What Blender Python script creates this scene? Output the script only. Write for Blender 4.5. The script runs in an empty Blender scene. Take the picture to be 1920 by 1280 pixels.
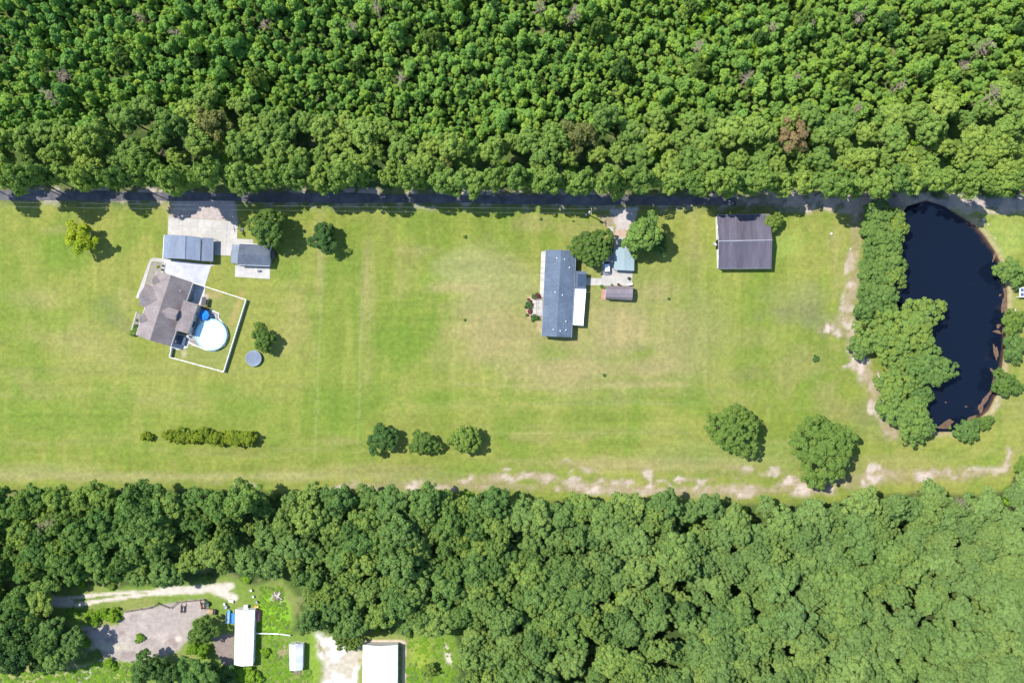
import bpy, bmesh, math, random
import numpy as np
from mathutils import Vector, Matrix

# ------------------------------------------------------------------ camera, sky, sun, exposure
scn = bpy.context.scene
S = 0.14            # metres per photo pixel on the ground
CAMH = 260.0        # flying height of the drone
cam_d = bpy.data.cameras.new('camera'); cam = bpy.data.objects.new('camera', cam_d)
scn.collection.objects.link(cam); scn.camera = cam
cam.location = (0, 0, CAMH); cam.rotation_euler = (0, 0, 0)
cam_d.sensor_width = 36; cam_d.lens = 36 * CAMH / (1920 * S)
cam_d.clip_start = 1; cam_d.clip_end = 9000

SUN_EL = math.radians(59); SUN_AZ = math.radians(154)      # azimuth measured from +X, counter-clockwise
sdir = Vector((math.cos(SUN_AZ) * math.cos(SUN_EL), math.sin(SUN_AZ) * math.cos(SUN_EL), math.sin(SUN_EL)))
world = bpy.data.worlds.new('World'); scn.world = world; world.use_nodes = True
wn = world.node_tree; bgn = wn.nodes['Background']
sky = wn.nodes.new('ShaderNodeTexSky'); sky.sky_type = 'NISHITA'; sky.sun_disc = False
sky.sun_elevation = SUN_EL; sky.sun_rotation = math.pi / 2 - SUN_AZ
sky.air_density = 1.0; sky.dust_density = 0.3; sky.ozone_density = 3.0
wn.links.new(sky.outputs[0], bgn.inputs[0]); bgn.inputs[1].default_value = 0.15
sl = bpy.data.lights.new('sun', 'SUN'); sun = bpy.data.objects.new('sun', sl); scn.collection.objects.link(sun)
sl.energy = 4.0; sl.angle = math.radians(0.53); sl.color = (1.0, 0.955, 0.88)
sun.rotation_euler = sdir.to_track_quat('Z', 'Y').to_euler()
scn.view_settings.view_transform = 'Standard'; scn.view_settings.look = 'None'
scn.view_settings.exposure = 0.97; scn.view_settings.gamma = 1.0
scn.view_settings.use_curve_mapping = False
scn.render.engine = 'CYCLES'
scn.cycles.max_bounces = 5; scn.cycles.diffuse_bounces = 3; scn.cycles.transmission_bounces = 3
scn.cycles.use_denoising = True

R = math.radians
rnd = random.Random(7)
C = scn.collection

def W(px, py, h=0.0):
    """photo pixel seen at height h -> world x, y"""
    f = S * (1 - h / CAMH)
    return ((px - 960) * f, (640 - py) * f)

def W3(px, py, h): x, y = W(px, py, h); return (x, y, h)

# ------------------------------------------------------------------ materials
def nodes_of(m):
    m.use_nodes = True; return m.node_tree.nodes, m.node_tree.links, m.node_tree.nodes['Principled BSDF']

MATS = {}
def pm(name, col, col2=None, scale=1.0, rough=0.8, bump=0.0, metal=0.0, stretch=(1, 1, 1), spec=0.3, detail=5, grime=0.25):
    """procedural surface: two tones mixed by noise, a broad grime variation and a fine relief"""
    if name in MATS: return MATS[name]
    m = bpy.data.materials.new(name); N, L, b = nodes_of(m)
    col2 = col2 or tuple(c * 0.78 for c in col)
    tc = N.new('ShaderNodeTexCoord'); mp = N.new('ShaderNodeMapping'); mp.inputs['Scale'].default_value = stretch
    L.new(tc.outputs['Object'], mp.inputs[0])
    n1 = N.new('ShaderNodeTexNoise'); n1.inputs['Scale'].default_value = scale; n1.inputs['Detail'].default_value = detail
    n2 = N.new('ShaderNodeTexNoise'); n2.inputs['Scale'].default_value = scale * 0.17; n2.inputs['Detail'].default_value = 3
    L.new(mp.outputs[0], n1.inputs['Vector']); L.new(mp.outputs[0], n2.inputs['Vector'])
    r1 = N.new('ShaderNodeMapRange'); r1.inputs[1].default_value = .35; r1.inputs[2].default_value = .65
    L.new(n1.outputs['Fac'], r1.inputs[0])
    mx = N.new('ShaderNodeMix'); mx.data_type = 'RGBA'
    mx.inputs[6].default_value = (*col, 1); mx.inputs[7].default_value = (*col2, 1); L.new(r1.outputs[0], mx.inputs[0])
    r2 = N.new('ShaderNodeMapRange'); r2.inputs[1].default_value = .3; r2.inputs[2].default_value = .7
    r2.inputs[3].default_value = 1 - grime; r2.inputs[4].default_value = 1 + grime * .4
    L.new(n2.outputs['Fac'], r2.inputs[0])
    mu = N.new('ShaderNodeVectorMath'); mu.operation = 'SCALE'
    L.new(mx.outputs[2], mu.inputs[0]); L.new(r2.outputs[0], mu.inputs['Scale'])
    L.new(mu.outputs[0], b.inputs['Base Color'])
    b.inputs['Roughness'].default_value = rough; b.inputs['Metallic'].default_value = metal
    b.inputs['Specular IOR Level'].default_value = spec
    if bump:
        bp = N.new('ShaderNodeBump'); bp.inputs['Strength'].default_value = bump; bp.inputs['Distance'].default_value = .05
        L.new(n1.outputs['Fac'], bp.inputs['Height']); L.new(bp.outputs[0], b.inputs['Normal'])
    MATS[name] = m; return m

def foliage(name, stops, transl=0.22, loc_a=None, loc_amt=0.0):
    """leaf material: ramp of leaf greens chosen by tree, clump and leaf; loc_a shifts hue slowly over the land"""
    m = bpy.data.materials.new(name); N, L, b = nodes_of(m); out = N['Material Output']
    oi = N.new('ShaderNodeObjectInfo'); at = N.new('ShaderNodeAttribute'); at.attribute_name = 'v'
    a1 = N.new('ShaderNodeMath'); a1.operation = 'MULTIPLY'; a1.inputs[1].default_value = .55
    L.new(oi.outputs['Random'], a1.inputs[0])
    a2 = N.new('ShaderNodeMath'); a2.operation = 'MULTIPLY_ADD'; a2.inputs[1].default_value = .45
    L.new(at.outputs['Fac'], a2.inputs[0]); L.new(a1.outputs[0], a2.inputs[2])
    cr = N.new('ShaderNodeValToRGB'); el = cr.color_ramp.elements
    el[0].position = 0; el[0].color = (*stops[0], 1); el[1].position = 1; el[1].color = (*stops[-1], 1)
    for i, c in enumerate(stops[1:-1]):
        e = el.new((i + 1) / (len(stops) - 1)); e.color = (*c, 1)
    L.new(a2.outputs[0], cr.inputs[0])
    colour = cr.outputs[0]
    if loc_a:
        sx = N.new('ShaderNodeSeparateXYZ'); L.new(oi.outputs['Location'], sx.inputs[0])
        mr = N.new('ShaderNodeMapRange'); mr.inputs[1].default_value = -134; mr.inputs[2].default_value = 134
        L.new(sx.outputs[0], mr.inputs[0])
        nz = N.new('ShaderNodeTexNoise'); nz.inputs['Scale'].default_value = .045; L.new(oi.outputs['Location'], nz.inputs['Vector'])
        ad = N.new('ShaderNodeMath'); ad.operation = 'MULTIPLY_ADD'; ad.inputs[1].default_value = 1.6; ad.inputs[2].default_value = -.8
        L.new(nz.outputs['Fac'], ad.inputs[0])
        ad2 = N.new('ShaderNodeMath'); ad2.operation = 'ADD'; ad2.use_clamp = True
        L.new(ad.outputs[0], ad2.inputs[0]); L.new(mr.outputs[0], ad2.inputs[1])
        ml = N.new('ShaderNodeMath'); ml.operation = 'MULTIPLY'; ml.inputs[1].default_value = loc_amt; L.new(ad2.outputs[0], ml.inputs[0])
        mx = N.new('ShaderNodeMix'); mx.data_type = 'RGBA'; L.new(ml.outputs[0], mx.inputs[0])
        L.new(colour, mx.inputs[6]); mx.inputs[7].default_value = (*loc_a, 1); colour = mx.outputs[2]
    L.new(colour, b.inputs['Base Color']); b.inputs['Roughness'].default_value = .75; b.inputs['Specular IOR Level'].default_value = .12
    tr = N.new('ShaderNodeBsdfTranslucent')
    sc = N.new('ShaderNodeMix'); sc.data_type = 'RGBA'; sc.blend_type = 'MULTIPLY'; sc.inputs[0].default_value = 1
    L.new(colour, sc.inputs[6]); sc.inputs[7].default_value = (1.3, 1.4, .6, 1); L.new(sc.outputs[2], tr.inputs[0])
    ms = N.new('ShaderNodeMixShader'); ms.inputs[0].default_value = transl
    L.new(b.outputs[0], ms.inputs[1]); L.new(tr.outputs[0], ms.inputs[2]); L.new(ms.outputs[0], out.inputs[0])
    MATS[name] = m; return m

F_YOUNG = foliage('leaf_young', [(.085, .195, .055), (.148, .305, .068), (.230, .380, .068), (.36, .45, .050)], .32, (.29, .39, .06), .4)
F_ROAD = foliage('leaf_roadside', [(.105, .185, .048), (.165, .265, .056), (.225, .320, .066), (.31, .39, .070)], .28)
F_SOUTH = foliage('leaf_south', [(.048, .115, .030), (.095, .185, .040), (.155, .245, .050), (.25, .32, .050)], .28, (.215, .300, .105), .48)  # paler tint eastward: lighter trees, with pale haze painted into the leaves
F_LONE = foliage('leaf_lone', [(.080, .145, .034), (.120, .195, .038), (.175, .245, .044)], .25)
F_POND = foliage('leaf_pond', [(.080, .150, .042), (.120, .205, .050), (.155, .240, .055), (.205, .27, .045)], .25)
F_DARK = foliage('leaf_dark', [(.040, .090, .028), (.060, .125, .032), (.10, .175, .04)])
F_YEL = foliage('leaf_yellow', [(.17, .26, .02), (.26, .34, .02), (.36, .41, .03)], .35)
F_HEDGE = foliage('leaf_hedge', [(.105, .16, .018), (.16, .215, .02), (.21, .26, .022)])
F_BRIGHT = foliage('leaf_bright', [(.11, .22, .02), (.15, .27, .02), (.20, .32, .025)], .25)
F_OLIVE = foliage('leaf_olive', [(.10, .13, .04), (.16, .17, .05), (.20, .22, .06)])
F_RUST = foliage('leaf_rust', [(.16, .125, .05), (.21, .15, .065), (.27, .20, .10)])
F_RED = foliage('leaf_red', [(.10, .03, .03), (.14, .05, .05), (.16, .08, .06)])
BARK = pm('bark', (.13, .10, .075), (.08, .06, .045), 4, .9, .5)
DEADWOOD = pm('dead_wood', (.29, .235, .165), (.19, .15, .10), 3, .9, .3)
WHITE = pm('white_vinyl', (.78, .78, .78), (.72, .73, .74), 2, .45, 0, grime=.08)
WALLW = pm('white_siding', (.70, .70, .69), (.62, .62, .61), 1.5, .6, .1, stretch=(1, 1, 8), grime=.12)
WALLT = pm('tan_siding', (.52, .47, .42), (.45, .41, .36), 1.5, .6, .1, stretch=(1, 1, 8), grime=.12)
WALLG = pm('grey_siding', (.32, .34, .37), (.28, .30, .33), 1.5, .6, .1, stretch=(1, 1, 8), grime=.12)
CONC = pm('concrete', (.395, .375, .345), (.34, .325, .30), .9, .9, .15, grime=.16)
CONCW = pm('pale_concrete', (.46, .45, .44), (.385, .385, .39), 1.6, .9, .15, grime=.18)
GLASS = pm('window_glass', (.03, .04, .05), (.02, .025, .03), 1, .08, 0, spec=.7)
BLACK = pm('black_rubber', (.02, .02, .022), (.03, .03, .03), 3, .8)
STEEL = pm('grey_steel', (.45, .47, .50), (.38, .40, .42), 3, .4, 0, .6)
WOOD = pm('weathered_wood', (.23, .18, .14), (.16, .12, .09), 3, .85, .3, stretch=(1, 6, 1))

# ------------------------------------------------------------------ object helpers
def tag(o, label=None, cat=None, group=None, kind=None):
    if label: o['label'] = label
    if cat: o['category'] = cat
    if group: o['group'] = group
    if kind: o['kind'] = kind
    return o

def thing(name, label, cat, x=0, y=0, z=0, rz=0, group=None):
    o = bpy.data.objects.new(name, None); C.objects.link(o); o.location = (x, y, z); o.rotation_euler = (0, 0, rz)
    o.empty_display_size = .5
    return tag(o, label, cat, group)

class MB:
    """collects shapes of one part"""
    def __init__(s): s.v = []; s.f = []; s.mi = []
    def add(s, v, f, m=0):
        n = len(s.v); s.v += [tuple(p) for p in v]; s.f += [tuple(i + n for i in q) for q in f]; s.mi += [m] * len(f); return s
    def box(s, cx, cy, cz, sx, sy, sz, rz=0, m=0):
        c, q = math.cos(rz), math.sin(rz); v = []
        for dz in (-.5, .5):
            for dx, dy in ((-.5, -.5), (.5, -.5), (.5, .5), (-.5, .5)):
                x, y = dx * sx, dy * sy
                v.append((cx + x * c - y * q, cy + x * q + y * c, cz + dz * sz))
        return s.add(v, [(3, 2, 1, 0), (4, 5, 6, 7), (0, 1, 5, 4), (1, 2, 6, 5), (2, 3, 7, 6), (3, 0, 4, 7)], m)
    def prism(s, poly, z0, z1, m=0):
        n = len(poly); v = [(p[0], p[1], z0) for p in poly] + [(p[0], p[1], z1) for p in poly]
        a = sum(poly[i][0] * poly[(i + 1) % n][1] - poly[(i + 1) % n][0] * poly[i][1] for i in range(n))
        f = [tuple(range(n - 1, -1, -1)), tuple(range(n, 2 * n))] + [(i, (i + 1) % n, n + (i + 1) % n, n + i) for i in range(n)]
        if a < 0: f = [tuple(reversed(q)) for q in f]
        return s.add(v, f, m)
    def disc(s, cx, cy, z0, z1, r, n=20, m=0, r2=None):
        r2 = r if r2 is None else r2
        v = [(cx + r * math.cos(2 * math.pi * i / n), cy + r * math.sin(2 * math.pi * i / n), z0) for i in range(n)]
        v += [(cx + r2 * math.cos(2 * math.pi * i / n), cy + r2 * math.sin(2 * math.pi * i / n), z1) for i in range(n)]
        f = [tuple(range(n - 1, -1, -1)), tuple(range(n, 2 * n))] + [(i, (i + 1) % n, n + (i + 1) % n, n + i) for i in range(n)]
        return s.add(v, f, m)
    def lathe(s, cx, cy, prof, n=24, m=0, closed=False):
        v = []; k = len(prof)
        for (r, z) in prof:
            for i in range(n):
                a = 2 * math.pi * i / n; v.append((cx + r * math.cos(a), cy + r * math.sin(a), z))
        f = [(j * n + i, j * n + (i + 1) % n, (j + 1) * n + (i + 1) % n, (j + 1) * n + i) for j in range(k - 1) for i in range(n)]
        if closed: f += [((k - 1) * n + i, (k - 1) * n + (i + 1) % n, (i + 1) % n, i) for i in range(n)]
        return s.add(v, f, m)
    def tube(s, pts, r, n=6, m=0, r1=None):
        pts = [Vector(p) for p in pts]; k = len(pts); r1 = r if r1 is None else r1; v = []
        for i, p in enumerate(pts):
            d = (pts[min(i + 1, k - 1)] - pts[max(i - 1, 0)]).normalized()
            u = d.cross(Vector((0, 0, 1))) if abs(d.z) < .95 else d.cross(Vector((1, 0, 0)))
            u.normalize(); w = d.cross(u); rr = r + (r1 - r) * i / (k - 1)
            for j in range(n):
                a = 2 * math.pi * j / n; v.append(p + (u * math.cos(a) + w * math.sin(a)) * rr)
        f = [(i * n + j, (i + 1) * n + j, (i + 1) * n + (j + 1) % n, i * n + (j + 1) % n) for i in range(k - 1) for j in range(n)]
        f += [tuple(range(n)), tuple(range(k * n - 1, (k - 1) * n - 1, -1))]
        return s.add(v, f, m)
    def sheet(s, verts, faces, t, m=0):
        """connected top faces given a thickness t downwards"""
        n = len(verts); v = list(verts) + [(p[0], p[1], p[2] - t) for p in verts]; f = [tuple(q) for q in faces]
        f += [tuple(reversed([i + n for i in q])) for q in faces]; edges = {}
        for q in faces:
            for i in range(len(q)): edges[(q[i], q[(i + 1) % len(q)])] = 1
        for (a, b) in list(edges):
            if (b, a) not in edges: f.append((b, a, a + n, b + n))
        return s.add(v, f, m)
    def build(s, name, mats, parent=None, smooth=False):
        me = bpy.data.meshes.new(name); me.from_pydata(s.v, [], s.f)
        mats = mats if isinstance(mats, (list, tuple)) else [mats]
        for m in mats: me.materials.append(m)
        if len(mats) > 1: me.polygons.foreach_set('material_index', s.mi)
        me.update()
        o = bpy.data.objects.new(name, me); C.objects.link(o)
        if parent is not None: o.parent = parent
        if smooth: me.polygons.foreach_set('use_smooth', [True] * len(me.polygons))
        return o

def np_mesh(name, verts, faces4, mat, v_attr=None):
    me = bpy.data.meshes.new(name); nv = len(verts); nf = len(faces4)
    me.vertices.add(nv); me.vertices.foreach_set('co', np.asarray(verts, np.float32).ravel())
    me.loops.add(nf * 4); me.loops.foreach_set('vertex_index', np.asarray(faces4, np.int32).ravel())
    me.polygons.add(nf); me.polygons.foreach_set('loop_start', np.arange(0, nf * 4, 4, dtype=np.int32))
    me.update(calc_edges=True)
    me.materials.append(mat)
    if v_attr is not None:
        a = me.attributes.new('v', 'FLOAT', 'FACE'); a.data.foreach_set('value', np.asarray(v_attr, np.float32))
    return me

def link(name, me, parent=None, loc=(0, 0, 0), rz=0, sc=(1, 1, 1)):
    o = bpy.data.objects.new(name, me); C.objects.link(o); o.parent = parent
    o.location = loc; o.rotation_euler = (0, 0, rz); o.scale = sc
    return o

# ------------------------------------------------------------------ value noise for the land's colours
def vnoise(X, Y, scale, seed, oct=4, sx=1, sy=1):
    out = np.zeros_like(X); amp = 1; tot = 0
    for o in range(oct):
        r = np.random.RandomState(seed + o * 17); G = r.rand(256, 256)
        x = X / scale * (2 ** o) * sx + 1000.3; y = Y / scale * (2 ** o) * sy + 1000.7
        xi = np.floor(x).astype(int); yi = np.floor(y).astype(int); fx = x - xi; fy = y - yi
        fx = fx * fx * (3 - 2 * fx); fy = fy * fy * (3 - 2 * fy)
        a = G[xi % 256, yi % 256]; b = G[(xi + 1) % 256, yi % 256]; c = G[xi % 256, (yi + 1) % 256]; d = G[(xi + 1) % 256, (yi + 1) % 256]
        out += amp * ((a * (1 - fx) + b * fx) * (1 - fy) + (c * (1 - fx) + d * fx) * fy); tot += amp; amp *= .55
    return out / tot

def sdist(X, Y, poly):
    """signed distance to polygon in the same units, negative inside"""
    d = np.full(X.shape, 1e9); inside = np.zeros(X.shape, bool); n = len(poly)
    for i in range(n):
        x1, y1 = poly[i]; x2, y2 = poly[(i + 1) % n]; ex, ey = x2 - x1, y2 - y1
        t = np.clip(((X - x1) * ex + (Y - y1) * ey) / (ex * ex + ey * ey + 1e-9), 0, 1)
        d = np.minimum(d, np.hypot(X - x1 - t * ex, Y - y1 - t * ey))
        if y1 != y2:
            c = ((y1 > Y) != (y2 > Y)) & (X < (x2 - x1) * (Y - y1) / (y2 - y1) + x1); inside ^= c
    return np.where(inside, -d, d)

def ldist(X, Y, line):
    d = np.full(X.shape, 1e9)
    for i in range(len(line) - 1):
        x1, y1 = line[i]; x2, y2 = line[i + 1]; ex, ey = x2 - x1, y2 - y1
        t = np.clip(((X - x1) * ex + (Y - y1) * ey) / (ex * ex + ey * ey), 0, 1)
        d = np.minimum(d, np.hypot(X - x1 - t * ex, Y - y1 - t * ey))
    return d

def sm(x, a, b): t = np.clip((x - a) / (b - a), 0, 1); return t * t * (3 - 2 * t)

# ------------------------------------------------------------------ outlines (photo pixels)
POND = [(1772, 385), (1802, 404), (1833, 423), (1851, 445), (1868, 470), (1878, 490), (1882, 517), (1890, 541), (1891, 568), (1889, 592),
        (1889, 622), (1885, 661), (1880, 698), (1872, 738), (1856, 770), (1827, 795), (1787, 811), (1760, 811), (1738, 795), (1722, 745),
        (1705, 690), (1690, 640), (1680, 590), (1672, 540), (1672, 470), (1682, 415), (1700, 385), (1738, 374)]
PADDOCK = [(232, 1146), (283, 1138), (333, 1127), (384, 1122), (392, 1150), (362, 1162), (357, 1194), (330, 1222), (300, 1232), (240, 1240), (199, 1234), (170, 1196),
           (150, 1176), (190, 1172), (222, 1172)]
CLEARING = [(-60, 1345), (-60, 1262), (100, 1258), (155, 1250), (205, 1235), (150, 1180), (95, 1150), (105, 1104), (200, 1096), (215, 1106), (330, 1096), (400, 1090),
            (430, 1078), (475, 1100), (505, 1092), (528, 1090), (556, 1122), (545, 1188), (600, 1185), (640, 1196), (690, 1190), (850, 1188), (858, 1240), (845, 1345)]
def road_y(x): return 366 + 16.0 * np.clip(np.asarray(x, float), -400, 2400) / 1920
LAWN_S = [(-3000, 905), (0, 905), (300, 902), (620, 908), (850, 917), (1100, 928), (1400, 930), (1560, 930), (1640, 915), (1750, 905), (1830, 914), (1890, 905), (1905, 870), (1990, 855), (4000, 850)]
def lawn_s(x): return np.interp(x, [p[0] for p in LAWN_S], [p[1] for p in LAWN_S])
UB = [(-400, 250), (0, 258), (180, 250), (235, 205), (330, 215), (380, 190), (470, 195), (520, 235), (620, 215), (700, 245), (900, 272), (1080, 262), (1120, 225), (1300, 222), (1400, 240), (1480, 225), (1540, 215), (1700, 222), (1760, 195), (1920, 185), (2300, 180)]
def ub_y(x): return np.interp(x, [p[0] for p in UB], [p[1] for p in UB])

# ------------------------------------------------------------------ ground: one sheet reaching the horizon, coloured by what grows or lies on it
def make_ground():
    step = 0.5
    far = [-4000, -2000, -1000, -500, -300, -220, -180]
    xs = np.array(far + list(np.arange(-150, 150.01, step)) + [-f for f in far[::-1]])
    ys = np.array(far + list(np.arange(-105, 105.01, step)) + [-f for f in far[::-1]])
    Xw, Yw = np.meshgrid(xs, ys); X = Xw / S + 960; Y = 640 - Yw / S
    nz = lambda sc, sd, **k: vnoise(X, Y, sc, sd, **k)
    n_big, n_mid, n_fine = nz(260, 1), nz(70, 5), nz(14, 9, oct=3)
    # lawn greens
    g1 = np.array((.130, .166, .030)); g2 = np.array((.174, .188, .044)); g3 = np.array((.104, .160, .024)); tan = np.array((.238, .198, .092)); sand = np.array((.50, .42, .33))
    t = sm(n_big * .55 + n_mid * .45, .40, .62)
    col = g1 + (g2 - g1) * t[..., None]
    def mixc(mask, c): 
        nonlocal col
        mask = np.clip(mask, 0, 1)[..., None]; col = col * (1 - mask) + np.asarray(c) * mask
    def blob(x, y, rx, ry, c, w=1.0, edge=.8, ang=0, nsc=60, nam=.5):
        a = math.radians(ang); dx = X - x; dy = Y - y; u = (dx * math.cos(a) + dy * math.sin(a)) / rx; v = (-dx * math.sin(a) + dy * math.cos(a)) / ry
        d = np.sqrt(u * u + v * v) + (nz(nsc, int(x * 7 + y) % 9000, oct=3) - .5) * nam * 2
        mixc((1 - sm(d, 1 - edge, 1)) * w, c)
    # mowing streaks and drier parts
    st = nz(60, 31, oct=3, sx=3.2, sy=.35); mixc(sm(st, .52, .70) * .35, g2 * 1.08)
    st = nz(60, 37, oct=3, sx=.3, sy=4.0); mixc(sm(st, .52, .72) * .40 * sm(Y, 560, 760), (.175, .18, .06))
    mixc(sm(nz(40, 77, oct=3, sx=1, sy=.5), .56, .74) * .5, g3)
    blob(1060, 600, 300, 190, (.190, .180, .072), .55, .8)
    blob(880, 505, 85, 50, (.215, .225, .085), .7, .7, 10)
    blob(930, 520, 130, 95, (.185, .195, .072), .7, .6)
    blob(1290, 620, 120, 120, (.185, .18, .072), .5)
    for (x, y, rx, ry, w) in ((900, 610, 70, 90, .55), (1165, 615, 95, 70, .75), (1040, 700, 120, 40, .55), (940, 660, 100, 60, .45), (1210, 690, 80, 26, .6), (1230, 545, 60, 26, .4),
                              (690, 600, 22, 190, .35), (150, 640, 120, 60, .35), (60, 560, 90, 40, .35), (235, 565, 20, 40, .3), (1160, 500, 26, 20, .3), (600, 470, 16, 120, .3),
                              (1010, 420, 60, 24, .35), (1300, 420, 22, 80, .4), (1100, 430, 60, 26, .3), (790, 470, 60, 14, .25), (1080, 640, 30, 22, .4), (700, 880, 260, 18, .35),
                              (1250, 870, 360, 22, .6), (1650, 880, 210, 36, .35), (1200, 720, 190, 12, .5), (340, 430, 16, 40, .35), (870, 540, 90, 16, .6)):
        blob(x, y, rx, ry, tan, w)
    for (x, y, rx, ry, w) in ((110, 470, 90, 60, .8), (110, 600, 60, 30, .5), (130, 790, 110, 60, .6), (470, 760, 70, 30, .6), (740, 640, 90, 60, .8), (640, 760, 110, 70, .7), (820, 745, 80, 26, .8),
                              (815, 600, 18, 70, .7), (1030, 660, 40, 26, .4), (870, 880, 80, 20, .7), (1595, 660, 26, 40, .6), (1400, 560, 60, 60, .3), (530, 500, 40, 60, .4), (410, 730, 60, 20, .5),
                              (1330, 760, 60, 40, .35), (1850, 870, 60, 30, .5), (1000, 745, 120, 14, .5), (330, 380, 30, 20, .5), (1770, 850, 70, 26, .4), (1905, 700, 12, 80, .4)):
        blob(x, y, rx, ry, g3, w)
    blob(1380, 850, 220, 40, (.150, .185, .055), .5); blob(1500, 560, 80, 60, (.165, .17, .07), .6); blob(1520, 600, 90, 30, (.13, .15, .065), .5)
    blob(1460, 460, 80, 40, (.17, .23, .05), .6); blob(1680, 800, 90, 50, (.155, .17, .07), .5); blob(210, 590, 50, 30, (.135, .165, .045), .6, .5, 40)
    blob(1880, 450, 60, 60, (.20, .26, .06), .5); blob(60, 880, 200, 22, (.21, .215, .08), .6); blob(300, 893, 900, 14, (.24, .22, .10), .6, .9)
    for (x, y, rx, ry, w, a) in ((960, 600, 120, 60, .5, 0), (1100, 690, 150, 26, .5, 0), (1240, 640, 60, 90, .5, 0), (1290, 480, 40, 60, .4, 0), (1480, 700, 60, 80, .35, 20), (1560, 760, 50, 60, .4, 30), (560, 600, 60, 120, .3, 5),
                                 (100, 430, 60, 14, .35, 0), (340, 760, 70, 14, .3, 0), (60, 720, 70, 30, .3, 0), (1430, 640, 60, 30, .3, 0), (760, 520, 40, 70, .3, 0), (640, 830, 60, 14, .35, 0), (980, 820, 120, 14, .35, 0), (1570, 520, 24, 120, .45, 0), (1730, 900, 120, 10, .5, 0)):
        blob(x, y, rx, ry, tan * np.array((.96, .98, .9)), w, .95, a, nsc=38, nam=.9)
    for (x, y, rx, ry, w, a) in ((1480, 580, 110, 26, .55, -8), (1540, 620, 60, 20, .5, 0), (1400, 700, 80, 20, .3, 0), (215, 592, 55, 26, .45, 42), (1620, 780, 40, 60, .4, 0), (1180, 652, 70, 10, .35, 0), (1290, 400, 30, 10, .3, 0)):
        blob(x, y, rx, ry, (.125, .125, .055), w, .95, a, nsc=34, nam=.8)
    # wheel marks across the lawn
    for ln, w, c in (([(688, 470), (684, 560), (676, 640)], 3, tan), ([(601, 440), (604, 520), (596, 700), (590, 860)], 3, (.2, .22, .08)), ([(680, 470), (676, 640), (670, 880)], 2.5, (.2, .22, .08)),
                     ([(1000, 755), (1320, 755)], 2.5, (.12, .17, .05)), ([(900, 810), (1300, 812)], 2, (.21, .215, .08)), ([(850, 540), (850, 720), (1120, 728)], 3, (.22, .22, .08))):
        mixc((1 - sm(ldist(X, Y, ln) + (n_fine - .5) * 4, w * .4, w * 1.4)) * .35, c)
    s1 = vnoise(X, Y, 18, 201, oct=3, sx=.18, sy=2.2) - .5; s2_ = vnoise(X, Y, 18, 203, oct=3, sx=2.2, sy=.18) - .5; s3 = vnoise(X + Y, X - Y, 20, 205, oct=3, sx=.2, sy=2.2) - .5
    wv = sm(vnoise(X, Y, 240, 207, oct=2), .42, .58); wh = np.maximum(1 - wv, sm(Y, 700, 780))
    tex = s1 * wh * .28 + s2_ * (1 - sm(Y, 700, 780)) * wv * .28 + s3 * sm(vnoise(X, Y, 200, 209, oct=2), .55, .7) * .2 + (vnoise(X, Y, 5, 211, oct=2) - .5) * .22
    col = col * (1.06 + tex)[..., None]; col[..., 0] *= 1 + np.clip(tex, 0, 1) * .3
    # soft fine variation
    col = col * (1 + (n_fine - .5)[..., None] * .16)
    # bare sand patches
    wx = (vnoise(X, Y, 36, 141) - .5) * 2.6; wy = (vnoise(X, Y, 30, 143) - .5) * 2.6
    def sandy(x, y, rx, ry, w=1, ang=0):
        a = math.radians(ang); dx = X - x; dy = Y - y; u = (dx * math.cos(a) + dy * math.sin(a)) / rx + wx; v = (-dx * math.sin(a) + dy * math.cos(a)) / ry + wy
        d = np.sqrt(u * u + v * v)
        k = (1 - sm(d, .0, 1.25)); n = np.clip((vnoise(X, Y, 26, int(x + y) % 999, oct=5) - .5) * 2.6 + .5, 0, 1)
        mixc(sm(k * .7 + n * .4, .35, .8) * .65 * w * sm(k, 0, .3), (.24, .195, .120)); mixc(sm(k * .55 + n * .6, .62, .84) * w * .7 * sm(k, 0, .3), (.31, .245, .19)); mixc(sm(k * .45 + n * .8, .84, 1.02) * w * .8 * sm(k, .05, .4), (.42, .36, .315))
    for q in ((1575, 600, 34, 30), (1595, 560, 16, 60, .8), (1600, 480, 14, 46, .7, 10), (1625, 425, 14, 30, .5), (1618, 690, 24, 40), (1640, 735, 22, 46, .8), (1665, 800, 30, 26, .9), (1600, 640, 18, 40, .9),
              (905, 905, 60, 16), (990, 895, 70, 14, .9), (940, 877, 14, 8, .8), (1130, 905, 140, 16, .8), (1090, 875, 70, 10, .5, 15), (1215, 880, 30, 20, .6), (1310, 905, 80, 16, .9), (1440, 915, 90, 14), (1520, 912, 60, 20),
              (1575, 905, 40, 20), (1440, 885, 60, 14, .5), (1650, 885, 40, 12, .9), (1750, 885, 60, 14, .9), (1845, 888, 60, 9, .9, -12), (1890, 865, 10, 30, .7), (1560, 440, 16, 12, .3), (1650, 380, 30, 10, .8),
              (1540, 385, 60, 9, .8), (1840, 415, 40, 12, .6, 35), (1875, 740, 10, 40, .4, 20), (1045, 674, 15, 3, 1), (745, 468, 14, 5, .4), (910, 478, 14, 5, .4), (700, 915, 150, 7, .7), (410, 908, 60, 6, .5), (1240, 920, 200, 10, .7)):
        sandy(*q)
    sn = np.clip((vnoise(X, Y, 24, 151, oct=5) - .5) * 2.6 + .5, 0, 1)
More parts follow.
